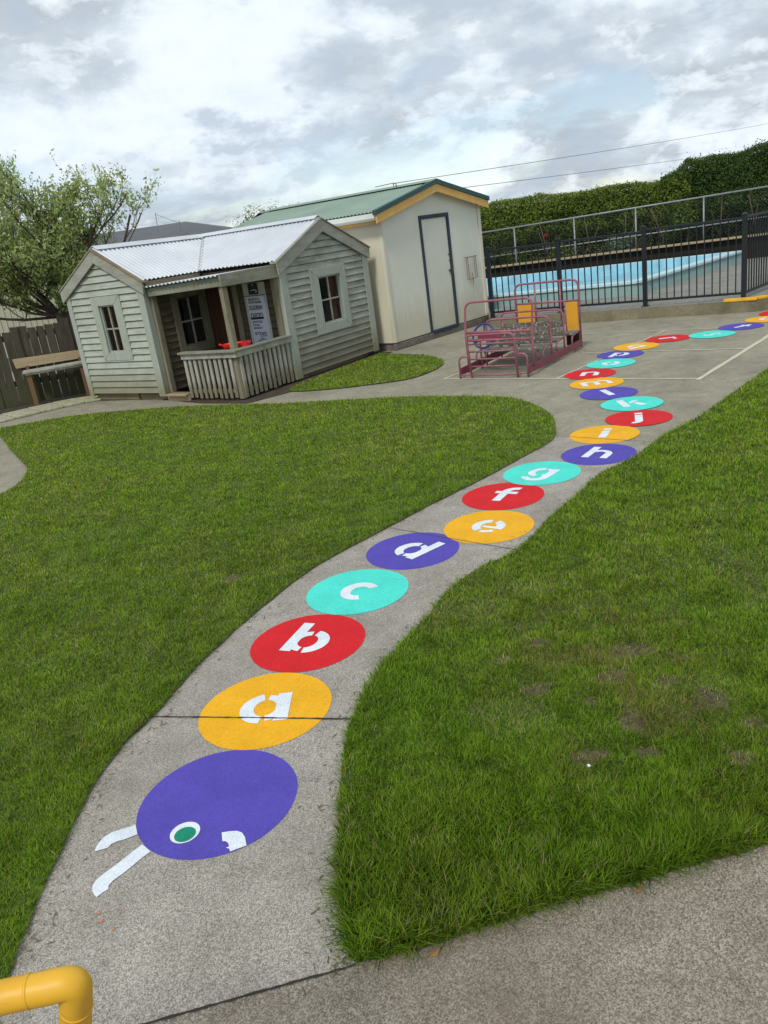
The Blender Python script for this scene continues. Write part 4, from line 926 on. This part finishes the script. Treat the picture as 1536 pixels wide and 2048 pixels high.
# ------------------------------------------------------------------ foliage
def leaves(name, pts, nrm, size, cols_, parent, jitter=.9, seed=1, up=.3):
    r = np.random.default_rng(seed); n = len(pts); off = np.array(root_of(parent).location) if parent else np.zeros(3)
    P_ = np.asarray(pts)-off
    d = r.normal(0, 1, (n, 3))*jitter+np.asarray(nrm); d[:, 2] += up; d /= np.linalg.norm(d, axis=1)[:, None]
    e = r.normal(0, 1, (n, 3)); u = np.cross(d, e); u /= np.linalg.norm(u, axis=1)[:, None]; w_ = np.cross(d, u)
    s = size*(.6+.8*r.random(n))[:, None]
    V = np.empty((n, 4, 3), np.float32); V[:, 0] = P_-u*s; V[:, 1] = P_-w_*s*.42+d*s*.12; V[:, 2] = P_+u*s; V[:, 3] = P_+w_*s*.42+d*s*.12
    me = bpy.data.meshes.new(name); me.vertices.add(n*4); me.vertices.foreach_set('co', V.ravel())
    me.loops.add(n*4); me.loops.foreach_set('vertex_index', np.arange(n*4, dtype=np.int32))
    me.polygons.add(n); me.polygons.foreach_set('loop_start', np.arange(0, n*4, 4, dtype=np.int32)); me.update(calc_edges=True)
    cc = np.ones((n, 4, 4), np.float32); cc[:, :, :3] = np.asarray(cols_)[:, None, :]
    at = me.color_attributes.new('Col', 'FLOAT_COLOR', 'POINT'); at.data.foreach_set('color', cc.ravel())
    me.materials.append(M['leaf']); o = bpy.data.objects.new(name, me); C.objects.link(o)
    if parent: o.parent = parent
    return o
def leafcols(n, a, b, dark, seed, clump=None, dk=.25):
    r = np.random.default_rng(seed); u = r.random(n)[:, None]
    if clump is not None: u = np.clip(u*.6+clump[:, None]*.6-.1, 0, 1)
    c = np.array(a)*(1-u)+np.array(b)*u
    k = (r.random(n) < dk)[:, None]; return np.where(k, np.array(dark), c)
# clipped hedge: leaves through an outer shell, a dark twiggy core
def hedge(s0, s1, D0, D1, z0, ztf, n, size, a, b, dk, label, cat, seed, name='hedge', rough=.12, shell=.28, sparse=0, lo=None):
    r = np.random.default_rng(seed); p0 = far((s0+s1)/2, (D0+D1)/2, z0); th_ = thing(name, p0, label, cat)
    S = s0+(s1-s0)*r.random(n); DD = np.zeros(n); Z = np.zeros(n); NR = np.zeros((n, 3))
    top = r.random(n) < .30; zt = ztf(S)+(vnoise(S, S*0, 1.1, seed)-.5)*rough*.9+(vnoise(S, DD*0+3, 4.0, seed+1)-.5)*rough*.4+r.normal(0, .02, n)+(r.random(n) < .04)*r.random(n)*rough*.6
    depth = np.abs(r.normal(0, shell*.5, n))
    DD = np.where(top, D0+(D1-D0)*r.random(n), D0+depth+(vnoise(S, Z*0+1, 2.2, seed+2)-.5)*.0)
    Z = np.where(top, zt-np.abs(r.normal(0, .10, n)), z0+(zt-z0)*r.random(n)**.85)
    bulge = (vnoise(S, Z, 1.6, seed+3)-.5)*.30+(vnoise(S, Z, 5, seed+4)-.5)*.14
    DD = np.where(top, DD, DD+bulge+np.clip((Z-(zt-.25))/.25, 0, 1)**2*.22)
    if sparse:
        low = np.clip((1.4-Z)/.5, 0, 1); k = r.random(n) > low*sparse*(vnoise(S, Z, 2.2, seed+5) > .42); S, DD, Z, top, bulge = S[k], DD[k], Z[k], top[k], bulge[k]; n = len(S)
    fx, fy = fl.x+FD.x*S+nb_.x*DD, fl.y+FD.y*S+nb_.y*DD
    NR = np.stack([np.where(top, 0, -nb_.x), np.where(top, 0, -nb_.y), np.where(top, 1.0, .2)], 1)
    DD = DD+np.clip((1.35-Z)/.35, 0, 1)*.30
    fx, fy = fl.x+FD.x*S+nb_.x*DD, fl.y+FD.y*S+nb_.y*DD
    cl_ = vnoise(S, Z, 3.2, seed+6)*.6+vnoise(S, Z, 9, seed+7)*.4
    cc = leafcols(n, a, b, tuple(x*.45 for x in a), seed, cl_, dk)
    leaves('foliage', np.stack([fx, fy, Z], 1), NR, size, cc, th_, .8, seed)
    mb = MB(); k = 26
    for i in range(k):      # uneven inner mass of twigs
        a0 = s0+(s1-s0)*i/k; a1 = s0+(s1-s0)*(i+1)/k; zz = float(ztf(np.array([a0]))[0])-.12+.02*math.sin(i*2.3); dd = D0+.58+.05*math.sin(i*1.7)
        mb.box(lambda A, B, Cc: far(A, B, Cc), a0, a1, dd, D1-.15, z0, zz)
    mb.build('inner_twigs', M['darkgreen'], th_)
    return th_
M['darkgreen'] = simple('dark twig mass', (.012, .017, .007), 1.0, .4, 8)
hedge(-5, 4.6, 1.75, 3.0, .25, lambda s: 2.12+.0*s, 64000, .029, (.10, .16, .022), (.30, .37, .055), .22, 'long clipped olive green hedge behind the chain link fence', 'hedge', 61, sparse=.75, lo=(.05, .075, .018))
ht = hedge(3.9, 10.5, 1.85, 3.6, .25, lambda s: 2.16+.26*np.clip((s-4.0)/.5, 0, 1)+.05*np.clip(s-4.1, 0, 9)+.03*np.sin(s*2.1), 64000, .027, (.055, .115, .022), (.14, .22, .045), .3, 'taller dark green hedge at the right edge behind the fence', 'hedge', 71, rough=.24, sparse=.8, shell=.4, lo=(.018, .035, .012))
tr_ = []
for i in range(9):
    a = 1.2+i*.95+random.uniform(-.3, .3); mb = MB(); p = far(a, 1.72, .3)
    mb.tube([p, p+Vector((random.uniform(-.1, .1), 0, .5)), p+Vector((random.uniform(-.25, .25), .05, 1.2))], .022, 6, .012)
    mb.tube([p+Vector((0, 0, .35)), p+Vector((random.uniform(-.3, .3), .05, 1.0))], .014, 6, .008)
    mb.build('stem', M['bark'], bpy.data.objects['hedge'] if a < 4.4 else ht, smooth=True)
def bush(s, D, z, rad, n, size, a, b, label, seed, flower=None):
    r = np.random.default_rng(seed); c = far(s, D, z); th_ = thing('shrub', far(s, D, .3), label, 'shrub', 'shrubs at the foot of the hedge')
    v_ = r.normal(0, 1, (n, 3)); v_ /= np.linalg.norm(v_, axis=1)[:, None]; v_ *= (r.random(n)**.4)[:, None]*np.array(rad); v_ *= (1+.25*np.sin(v_[:, :1]*19+seed))
    leaves('foliage', np.array(c)+v_, v_, size, leafcols(n, a, b, tuple(x*.4 for x in a), seed), th_, .8, seed)
    mb = MB(); mb.tube([far(s, D, .2), c], .02, 6); mb.build('stem', M['bark'], th_)
bush(3.0, 1.62, .75, (.42, .2, .26), 1800, .045, (.13, .20, .12), (.28, .36, .25), 'pale silvery green shrub behind the chain link fence mid way along', 81)
bush(4.5, 1.85, 1.15, (.55, .25, .42), 3200, .038, (.07, .13, .015), (.16, .24, .035), 'bright yellow green shrub below the step in the hedge', 82)
bush(-.2, 1.65, .85, (.28, .16, .2), 800, .04, (.05, .08, .02), (.10, .14, .03), 'small dark shrub beside the shed end of the chain link fence', 83)
fp = far(1.22, 1.62, 1.2); fo = thing('red_flower', fp, 'single small red flower high in the dark hedge behind the chain link fence', 'flower')
r = np.random.default_rng(5); leaves('petals', np.array(fp)+r.normal(0, .028, (14, 3)), np.tile([-.4, -.9, 0.], (14, 1)), .03, np.tile([.55, .02, .03], (14, 1)), fo, .5, 5)

# ------------------------------------------------------------------ climbing frame shaped like a bus
PF = frame(1.17, 9.80, -33.5)
cf = thing('climbing_frame', (1.17, 9.80, 0), 'faded maroon tubular bus climbing frame with blue steering wheel on the courtyard', 'climbing frame')
TR = .0125; WD = .90
def tb_(name, pts, r=TR, fil=.07, par=cf, mat='maroon'):
    mb = MB(); mb.tube(arcfillet([PF(*p) for p in pts], fil, 6) if fil else [PF(*p) for p in pts], r, 10); return mb.build(name, M[mat], par, smooth=True)
tb_('front_hoop', [(0, 0, 0), (0, 0, .265), (.15, 0, .265)]); tb_('front_hoop', [(.885, 0, 0), (.885, 0, .275), (.75, 0, .275)])
ld = tb_('ladder', [(.155, 0, 0), (.125, 0, .52), (.74, 0, .52), (.755, 0, 0)])
for z in (.452, .411, .32, .23, .141, .035): tb_('rung', [(.14, 0, z), (.745, 0, z)], .010, 0, ld)
tb_('base_bar', [(0.01, 0, .045), (.14, 0, .045)], .010, 0); tb_('base_bar', [(.76, 0, .045), (.88, 0, .045)], .010, 0)
for s, nm in ((-.0, 'side_plate'), (WD+.035, 'side_plate')):
    mb = MB(); p8 = []
    a = .0 if s <= 0 else .885; a2 = .0 if s <= 0 else .955
    for z in (.035, .125):
        p8 += [PF(a, .02, z), PF(a+.014, .02, z), PF(a2+.014, 1.77, z), PF(a2, 1.77, z)]
    mb.hexa(p8); mb.build(nm, M['maroond'], cf, bevel=.003)
th1 = tb_('front_frame', [(.07, .12, .05), (.055, .14, .52), (.065, .18, .885), (.93, .18, .885), (.91, .15, .5), (.92, .12, .10)], TR+.001, .10)
tb_('dash_bar', [(.065, .16, .525), (.91, .16, .515)], .017, 0, th1); tb_('dash_bar', [(.065, .15, .44), (.91, .15, .42)], .014, 0, th1)
mb = MB(); mb.box(PF, .20, .50, .165, .18, .44, .50); mb.build('dash_plate', M['maroond'], th1)
# steering wheel
wc = (.165, .42, .44); wp = []
tilt = .35
for k in range(33):
    a_ = 2*math.pi*k/32; wp.append((wc[0]+.145*math.cos(a_), wc[1]+.15*math.sin(a_)*math.sin(tilt), wc[2]+.15*math.sin(a_)*math.cos(tilt)))
wh = tb_('steering_wheel', wp, .013, 0, cf, 'blue')
for a_ in (90, 210, 330):
    a_ = R_(a_); tb_('spoke', [wc, (wc[0]+.14*math.cos(a_), wc[1]+.145*math.sin(a_)*math.sin(tilt), wc[2]+.145*math.sin(a_)*math.cos(tilt))], .011, 0, wh, 'blue')
tb_('steering_column', [wc, (wc[0], .16, .40)], .014, 0, wh, 'blue')
tb_('steering_post', [(wc[0], .30, .42), (wc[0]-.02, .34, .05)], .012, 0, wh)
def bench(b, z0, zb0, zb1, ht_, label):
    hp = tb_('seat_frame', [(.02, b, .06), (.04, b, .30), (.045, b, ht_), (.90, b, ht_), (.905, b, .30), (.90, b, .08)], TR, .09)
    for k in range(3):
        mb = MB(); mb.box(PF, .04, .90, b-.30+k*.095, b-.30+k*.095+.088, z0, z0+.022); mb.build('seat_board', M['speck'], hp, bevel=.003)
    for k in range(2):
        hh = (zb1-zb0)/2; mb = MB(); mb.box(PF, .055, .89, b-.026, b-.006, zb0+k*hh, zb0+k*hh+hh-.008); mb.build('back_board', M['speck'], hp, bevel=.003)
    for a in (.12, .82): tb_('seat_leg', [(a, b-.27, z0), (a, b-.22, .03)], .010, 0, hp)
    tb_('seat_bracket', [(.90, b-.30, .08), (.90, b-.30, z0-.004), (.90, b-.01, z0+.02)], .011, .06, hp); tb_('seat_bracket', [(.01, b-.30, .08), (.01, b-.30, z0-.004), (.02, b-.01, z0+.02)], .011, .06, hp)
bench(.78, .225, .26, .475, .585, ''); bench(1.26, .225, .27, .47, .60, '')
bf = tb_('back_frame', [(.06, 1.78, .03), (.06, 1.78, .90), (.95, 1.78, .905), (.955, 1.78, .02)], TR+.002, .10)
for a, z in ((.345, .30), (.70, .30)): tb_('upright', [(a, 1.78, z), (a, 1.78, .90)], TR, 0, bf)
tb_('cross_bar', [(.06, 1.78, .64), (.955, 1.78, .635)], TR, 0, bf)
mb = MB(); mb.box(PF, .085, .325, 1.772, 1.786, .30, .625); mb.build('orange_panel', M['panel'], bf); mb = MB(); mb.box(PF, .775, .93, 1.772, 1.786, .255, .622); mb.build('orange_panel', M['panel'], bf)
tb_('upright', [(.765, 1.78, .05), (.765, 1.78, .64)], TR, 0, bf)
for k in range(3):
    mb = MB(); mb.box(PF, .06, .94, 1.48+k*.097, 1.48+k*.097+.09, .225, .247); mb.build('seat_board', M['speck'], bf, bevel=.003)
mb = MB(); mb.box(PF, .77, .94, 1.755, 1.77, .05, .222); mb.build('seat_riser', M['ply'], bf)
tb_('seat_bracket', [(.93, 1.48, .08), (.93, 1.48, .215), (.945, 1.77, .24)], .012, .06, bf)

# ------------------------------------------------------------------ wall bench, palings, pavers at the left
FFn = frame(-5.28, 12.71, 19.4)
pf = thing('paling_fence', (-5.28, 12.71, 0), 'dark weathered timber paling fence left of the playhouse', 'paling fence')
a = -3.2; k = 0
while a < 2.6:
    wv = .115+random.uniform(-.008, .008); h_ = 1.19+random.uniform(-.035, .03)-(.0 if k % 5 else .03); mb = MB()
    F = FFn; y = .02 if k % 2 else .0
    mb.hexa([F(a, y, .02), F(a+wv, y, .02), F(a+wv, y+.018, .02), F(a, y+.018, .02), F(a+random.uniform(-.01, .01), y, h_), F(a+wv+random.uniform(-.006, .006), y, h_-random.uniform(0, .02)), F(a+wv, y+.018, h_-.01), F(a, y+.018, h_)])
    mb.build('paling', M['paling'], pf); a += wv+random.choice((.004, .006, .012, .02)); k += 1
for z in (.3, 1.0): mb = MB(); mb.box(FFn, -3.2, 2.6, .04, .085, z, z+.09); mb.build('fence_rail', M['paling'], pf)
bn = thing('bench', tuple(FFn(.4, -.3, 0)), 'small timber bench with pale plank back against the dark paling fence', 'bench')
mb = MB(); mb.hexa([FFn(-.07, -.055, .585), FFn(.97, -.055, .575), FFn(.97, -.025, .575), FFn(-.07, -.025, .585), FFn(-.09, -.035, .73), FFn(.95, -.035, .705), FFn(.95, -.005, .705), FFn(-.09, -.005, .73)]); mb.build('backrest', M['plank'], bn, bevel=.004)
for k in range(3): mb = MB(); mb.box(FFn, .0+.02, .93, -.38+k*.105, -.38+k*.105+.095, .515, .545); mb.build('seat_board', M['slat'], bn, bevel=.004)
mb = MB(); mb.box(FFn, .05, .90, -.36, -.34, .485, .514); mb.build('apron', M['slat'], bn, bevel=.003)
for aa in (.06, .84):
    mb = MB(); mb.box(FFn, aa, aa+.07, -.34, -.28, 0, .512); mb.build('leg', M['bleg'], bn, bevel=.004); mb = MB(); mb.box(FFn, aa+.01, aa+.06, -.10, -.05, .0, .60); mb.build('leg', M['bleg'], bn)
# pavers
pv = [(-5.52, 12.09), (-5.30, 12.01), (-5.15, 12.31), (-4.90, 12.49), (-4.68, 12.65), (-4.31, 12.54), (-4.12, 12.44)]
M['paver'] = concrete('mossy paver', (.50, .49, .38), (.38, .37, .26), (.20, .20, .11), 40, .6, (.26, .28, .10), .7)
fr_ = [(-5.50, 11.22), (-5.05, 11.43), (-4.89, 11.74), (-4.64, 11.92), (-4.41, 12.07), (-4.13, 12.09), (-3.99, 12.11)]
fr_ = [(-5.62, 11.02), (-5.33, 11.26), (-5.04, 11.48), (-4.76, 11.72), (-4.49, 11.92), (-4.22, 12.06), (-3.99, 12.13)]
bk_ = [(-5.98, 11.42), (-5.68, 11.66), (-5.38, 11.90), (-5.08, 12.13), (-4.78, 12.33), (-4.46, 12.46), (-4.14, 12.47)]
for rowk in range(2):
    for k in range(6):
        def L_(i, t): return (fr_[i][0]+(bk_[i][0]-fr_[i][0])*t, fr_[i][1]+(bk_[i][1]-fr_[i][1])*t)
        t0, t1 = (0.0, .60) if rowk == 0 else (.64, 1.25)
        q4 = [L_(k, t0), L_(k+1, t0), L_(k+1, t1), L_(k, t1)]; cx = sum(p[0] for p in q4)/4; cy = sum(p[1] for p in q4)/4
        q4 = [(cx+(p[0]-cx)*.955, cy+(p[1]-cy)*.94) for p in q4]
        mb = MB(); mb.slab(q4, .0, .028+random.uniform(-.004, .004)); rows = ('front', 'rear')[rowk]
        ordn = ('leftmost', 'second', 'third', 'fourth', 'fifth', 'sixth')[k]
        tag(mb.build('paver', M['paver'], None, bevel=.006), f'{ordn} pale mossy paving slab from the left in the {rows} row by the bench', 'paving slab', 'pavers below the bench')
mb = MB(); p = Vector((-5.56, 12.02, 0)); mb.tube([p, p+Vector((0, 0, .36))], .032, 12); gpst = thing('short_post', (-5.56, 12.02, 0), 'short blue grey metal post at the left edge below the paling fence', 'post')
mb.build('pipe', M['bluegalv'], gpst, smooth=False); mb = MB(); mb.tube([p+Vector((0, 0, .36)), p+Vector((0, 0, .375))], .038, 12); mb.build('cap', M['bluegalv'], gpst)

# ------------------------------------------------------------------ old apple tree behind the palings
tree = thing('apple_tree', (-5.15, 14.9, 0), 'open crowned green apple tree behind the paling fence at the left', 'tree')
tm = MB(); tips = []; rt = random.Random(12)
def limb(p, d_, L, r, lev):
    n_ = 5; pts = [Vector(p)]; d_ = Vector(d_).normalized(); up_ = .10 if lev else .0
    for i in range(n_):
        d_ = (d_+Vector((rt.uniform(-.22, .22), rt.uniform(-.22, .22), rt.uniform(-.10, .14)+(.10 if lev >= 2 else up_)))).normalized(); pts.append(pts[-1]+d_*L/n_)
    tm.tube(pts, r*.75, 7 if lev < 2 else 4, r*.55, False)
    if lev >= 2: tips.append((pts, lev))
    if lev < 4:
        kids = {0: 0, 1: 6, 2: 4, 3: 4}[lev]
        for k in range(kids):
            t_ = rt.uniform(.25, 1.0); q_ = pts[min(int(t_*n_), n_)]
            a_ = rt.uniform(0, 2*math.pi); side = Vector((math.cos(a_), math.sin(a_), rt.uniform(-.15, .7)))
            limb(q_, (d_*.65+side*.8), L*rt.uniform(.48, .66), r*.42, lev+1)
b0 = Vector((-5.15, 14.9, 0)); fk = Vector((-5.27, 15.05, 1.25))
tm.tube([b0, Vector((-5.17, 14.95, .6)), fk], .17, 10, .12, False)
limbs_ = [((-.95, -.1, .45), 1.9, .075), ((-.5, .3, .95), 2.0, .07), ((.05, -.2, 1.2), 2.0, .065), ((.55, .2, 1.0), 1.9, .065), ((1.0, .1, .62), 1.9, .06), ((-1.1, .2, .15), 1.9, .055), ((.2, .6, .9), 1.7, .06), ((-.2, -.6, .7), 1.7, .055), ((-.7, .0, .75), 2.2, .055), ((.75, -.2, .35), 1.3, .045), ((1.25, .1, .60), 2.5, .045), ((1.0, .3, .9), 2.3, .045), ((-1.3, -.2, .8), 2.0, .045)]
limbs_ += [((-1.2, -.3, .0), 1.7, .045), ((-.6, -.7, .12), 1.4, .04), ((.5, -.7, .3), 1.0, .035), ((-1.0, .3, .25), 2.1, .045)]
for d_, L_2, r_2 in limbs_: limb(fk+Vector((0, 0, -.1)), d_, L_2*.90, r_2*.8, 1)
tm.build('trunk', M['barkd'], tree, smooth=True)
lp = []
for pts, lev in tips:
    k = {2: 9, 3: 13, 4: 12}[lev]
    for i in range(k):
        t_ = rt.uniform(.1, 1.0)*(len(pts)-1); i0 = min(int(t_), len(pts)-2); p = pts[i0].lerp(pts[i0+1], t_-i0)
        lp.append(tuple(p+Vector((rt.gauss(0, .045), rt.gauss(0, .045), rt.gauss(0, .045)))))
lp = np.array(lp); print('tree leaves', len(lp), lp.min(0), lp.max(0))
cl_ = vnoise(lp[:, 0]*1.0, lp[:, 2], 2.0, 91)
cc = leafcols(len(lp), (.32, .43, .12), (.62, .68, .30), (.19, .29, .085), 92, cl_, .2)
yl = np.random.default_rng(3).random(len(lp)) < .03; cc[yl] = (.42, .33, .07)
leaves('crown', lp, np.zeros((len(lp), 3)), .037, cc, tree, 1.0, 93, .5)

# ------------------------------------------------------------------ neighbour's house and far trees
hs = thing('house', (-9, 37, -1), 'neighbouring house with dark grey roof and cream walls beyond the fence', 'house')
Fh = frame(-17.0, 33.5, -4)
mb = MB(); mb.box(Fh, 0, 14.5, 0, 9, -1, 1.95)
for k in range(72): mb.box(Fh, k*.2, k*.2+.15, -.02, -.001, -1, 1.93)
mb.build('wall', M['hwall'], hs)
def hip(F, a0, a1, b0, b1, ze, zr_, name='roof'):
    hb = (b1-b0)/2; mb = MB(); e_ = [F(a0, b0, ze), F(a1, b0, ze), F(a1, b1, ze), F(a0, b1, ze)]; r1, r2 = F(a0+hb, (b0+b1)/2, zr_), F(a1-hb, (b0+b1)/2, zr_)
    mb.poly([e_[0], e_[1], r2, r1]); mb.poly([e_[1], e_[2], r2]); mb.poly([e_[2], e_[3], r1, r2]); mb.poly([e_[3], e_[0], r1]); return mb.build(name, M['hroof'], hs)
r1 = hip(Fh, -.6, 15, -.6, 9.5, 1.95, 3.35)
r2 = hip(Fh, 10.5, 17.5, -1.5, 6.5, 1.97, 3.2)
mb = MB(); mb.tube([Fh(9.3, 2.2, 2.7), Fh(9.35, 2.2, 3.75)], .014, 6); mb.tube([Fh(9.34, 2.2, 3.7), Fh(10.4, 2.2, 3.15)], .010, 6); mb.tube([Fh(10.2, 2.2, 2.9), Fh(10.25, 2.2, 3.3)], .03, 6); mb.build('aerial', M['wirem'], r1)
for a_ in (3, 8): mb = MB(); mb.box(Fh, a_, a_+1.4, -.05, -.022, .3, 1.5); mb.build('window', M['navy'], hs)
def fartree(x, y, z0, z1, rx, n, size, a, b, label, seed):
    th_ = thing('tree', (x, y, z0), label, 'tree'); r = np.random.default_rng(seed); v_ = r.normal(0, 1, (n, 3)); v_ /= np.linalg.norm(v_, axis=1)[:, None]; v_ *= (r.random(n)**.35)[:, None]
    hc = (z1-z0)*.36; v_ *= (1+.3*np.sin(v_[:, :1]*7+seed)*np.cos(v_[:, 1:2]*9)); p = v_*np.array([rx, rx*.7, hc])+np.array([x, y, z1-hc])
    leaves('crown', p, v_, size, leafcols(n, a, b, tuple(c*.5 for c in a), seed), th_, .8, seed)
    mb = MB(); mb.tube([(x, y, z0), (x+.1, y, z1-hc)], .22, 8, .1)
    for k in range(5): mb.tube([(x, y, z1-hc*1.4), (x+rx*.6*math.cos(k*1.3), y+rx*.4*math.sin(k*1.3), z1-hc*.6)], .08, 6, .03)
    mb.build('trunk', M['barkd'], th_)
fartree(-4.0, 46, -1, 3.95, 2.4, 7000, .09, (.30, .36, .20), (.50, .54, .34), 'hazy pale green tree top showing between grey roof and green shed roof', 101)
fartree(-21, 30, -1, 3.2, 3.0, 6000, .08, (.06, .10, .03), (.14, .19, .06), 'distant green tree behind the apple tree at the far left', 102)
mb = MB(); mb.box(frame(-9.5, 22.0, 4), -4.5, 2.6, 0, .05, -.2, 1.72); fnc = thing('boundary_wall', (-9.5, 22, 0), 'cream corrugated boundary wall seen under the apple tree', 'wall')
o = mb.build('panel', M['hwall'], fnc)
mb = MB(); 
for k in range(46): mb.box(frame(-9.5, 22.0, 4), -4.4+k*.15, -4.4+k*.15+.07, -.02, -.001, -.2, 1.70)
mb.build('ribs', M['hwall'], fnc)

# ------------------------------------------------------------------ yellow handrail near the camera
hr = thing('handrail', (-.52, .85, 0), 'chipped yellow painted pipe handrail at the lower left corner', 'handrail')
mb = MB(); el = Vector((-.515, .853, .912)); mb.tube([Vector((-1.9, .735, .912)), el+Vector((-.04, -.004, 0))]+[p for p in arcfillet([el+Vector((-.04, -.004, 0)), el, el+Vector((-.0135, .008, -.042))], .036, 8)][1:]+[el+Vector((-.30, .17, -.93))], .0225, 24)
mb.build('pipe', M['yellow'], hr, smooth=True)
mb = MB(); mb.tube([Vector((-1.85, .74, 0)), Vector((-1.85, .74, .90))], .0225, 16); mb.build('post', M['yellow'], hr, smooth=True)
for off in ((-.062, -.0055, 0), (-.0178, .0104, -.058)):
    mb = MB(); p = el+Vector(off); d2 = Vector((1, .09, 0)).normalized() if off[2] == 0 else Vector((-.3, .17, -.93)).normalized(); mb.tube([p-d2*.0022, p+d2*.0022], .0232, 24); mb.build('weld', M['yellow'], hr, smooth=True)
# dried spots of paint, leaves, pebble
def blobs(name, pts, mat, label, cat, grp=None):
    for (x, y, s, ang), lb in zip(pts, label):
        mb = MB(); n = 9; mb.poly([(x+s*(1+.5*math.sin(k*2.7+x*50))*math.cos(2*math.pi*k/n+ang), y+s*.7*(1+.5*math.cos(k*1.9))*math.sin(2*math.pi*k/n+ang), .0042) for k in range(n)])
        tag(mb.build(name, mat), lb, cat, grp)
M['pinkp'] = simple('faded coral paint', (.55, .22, .13), .8, .2)
blobs('paint_spot', [(-1.03, 1.935, .007, 0), (-1.015, 1.90, .008, 1), (-.965, 1.865, .006, 2), (-.95, 1.93, .004, 1)], M['pinkp'], ['coral paint spot nearest the feelers of the painted head', 'largest coral paint spot on the path below the feelers', 'lowest coral paint spot below the painted head', 'small coral paint spot right of the others'], 'paint spot', 'coral paint spots')
M['dleaf'] = simple('dead leaf', (.30, .15, .06), .8, .3)
for x, y, lb in ((.56, 1.735, 'brown curled leaf on the edge of the near slab'), (-.03, 1.62, 'brown dead leaf on the concrete by the grass corner')):
    mb = MB(); F = frame(x, y, 40); mb.poly([F(-.022, 0, .012), F(0, -.009, .006), F(.024, 0, .014), F(0, .010, .010)]); tag(mb.build('fallen_leaf', M['dleaf']), lb, 'leaf', 'fallen leaves')
mb = MB(); bmx = bmesh.new(); bmesh.ops.create_icosphere(bmx, subdivisions=2, radius=.007)
for v_ in bmx.verts: v_.co *= 1+random.uniform(-.2, .2); v_.co.z *= .7
me = bpy.data.meshes.new('pebble'); bmx.to_mesh(me); o = bpy.data.objects.new('pebble', me); C.objects.link(o); o.location = (.575, 2.27, .02); me.materials.append(M['white']); tag(o, 'small white pebble lying on bare soil in the right lawn', 'pebble')
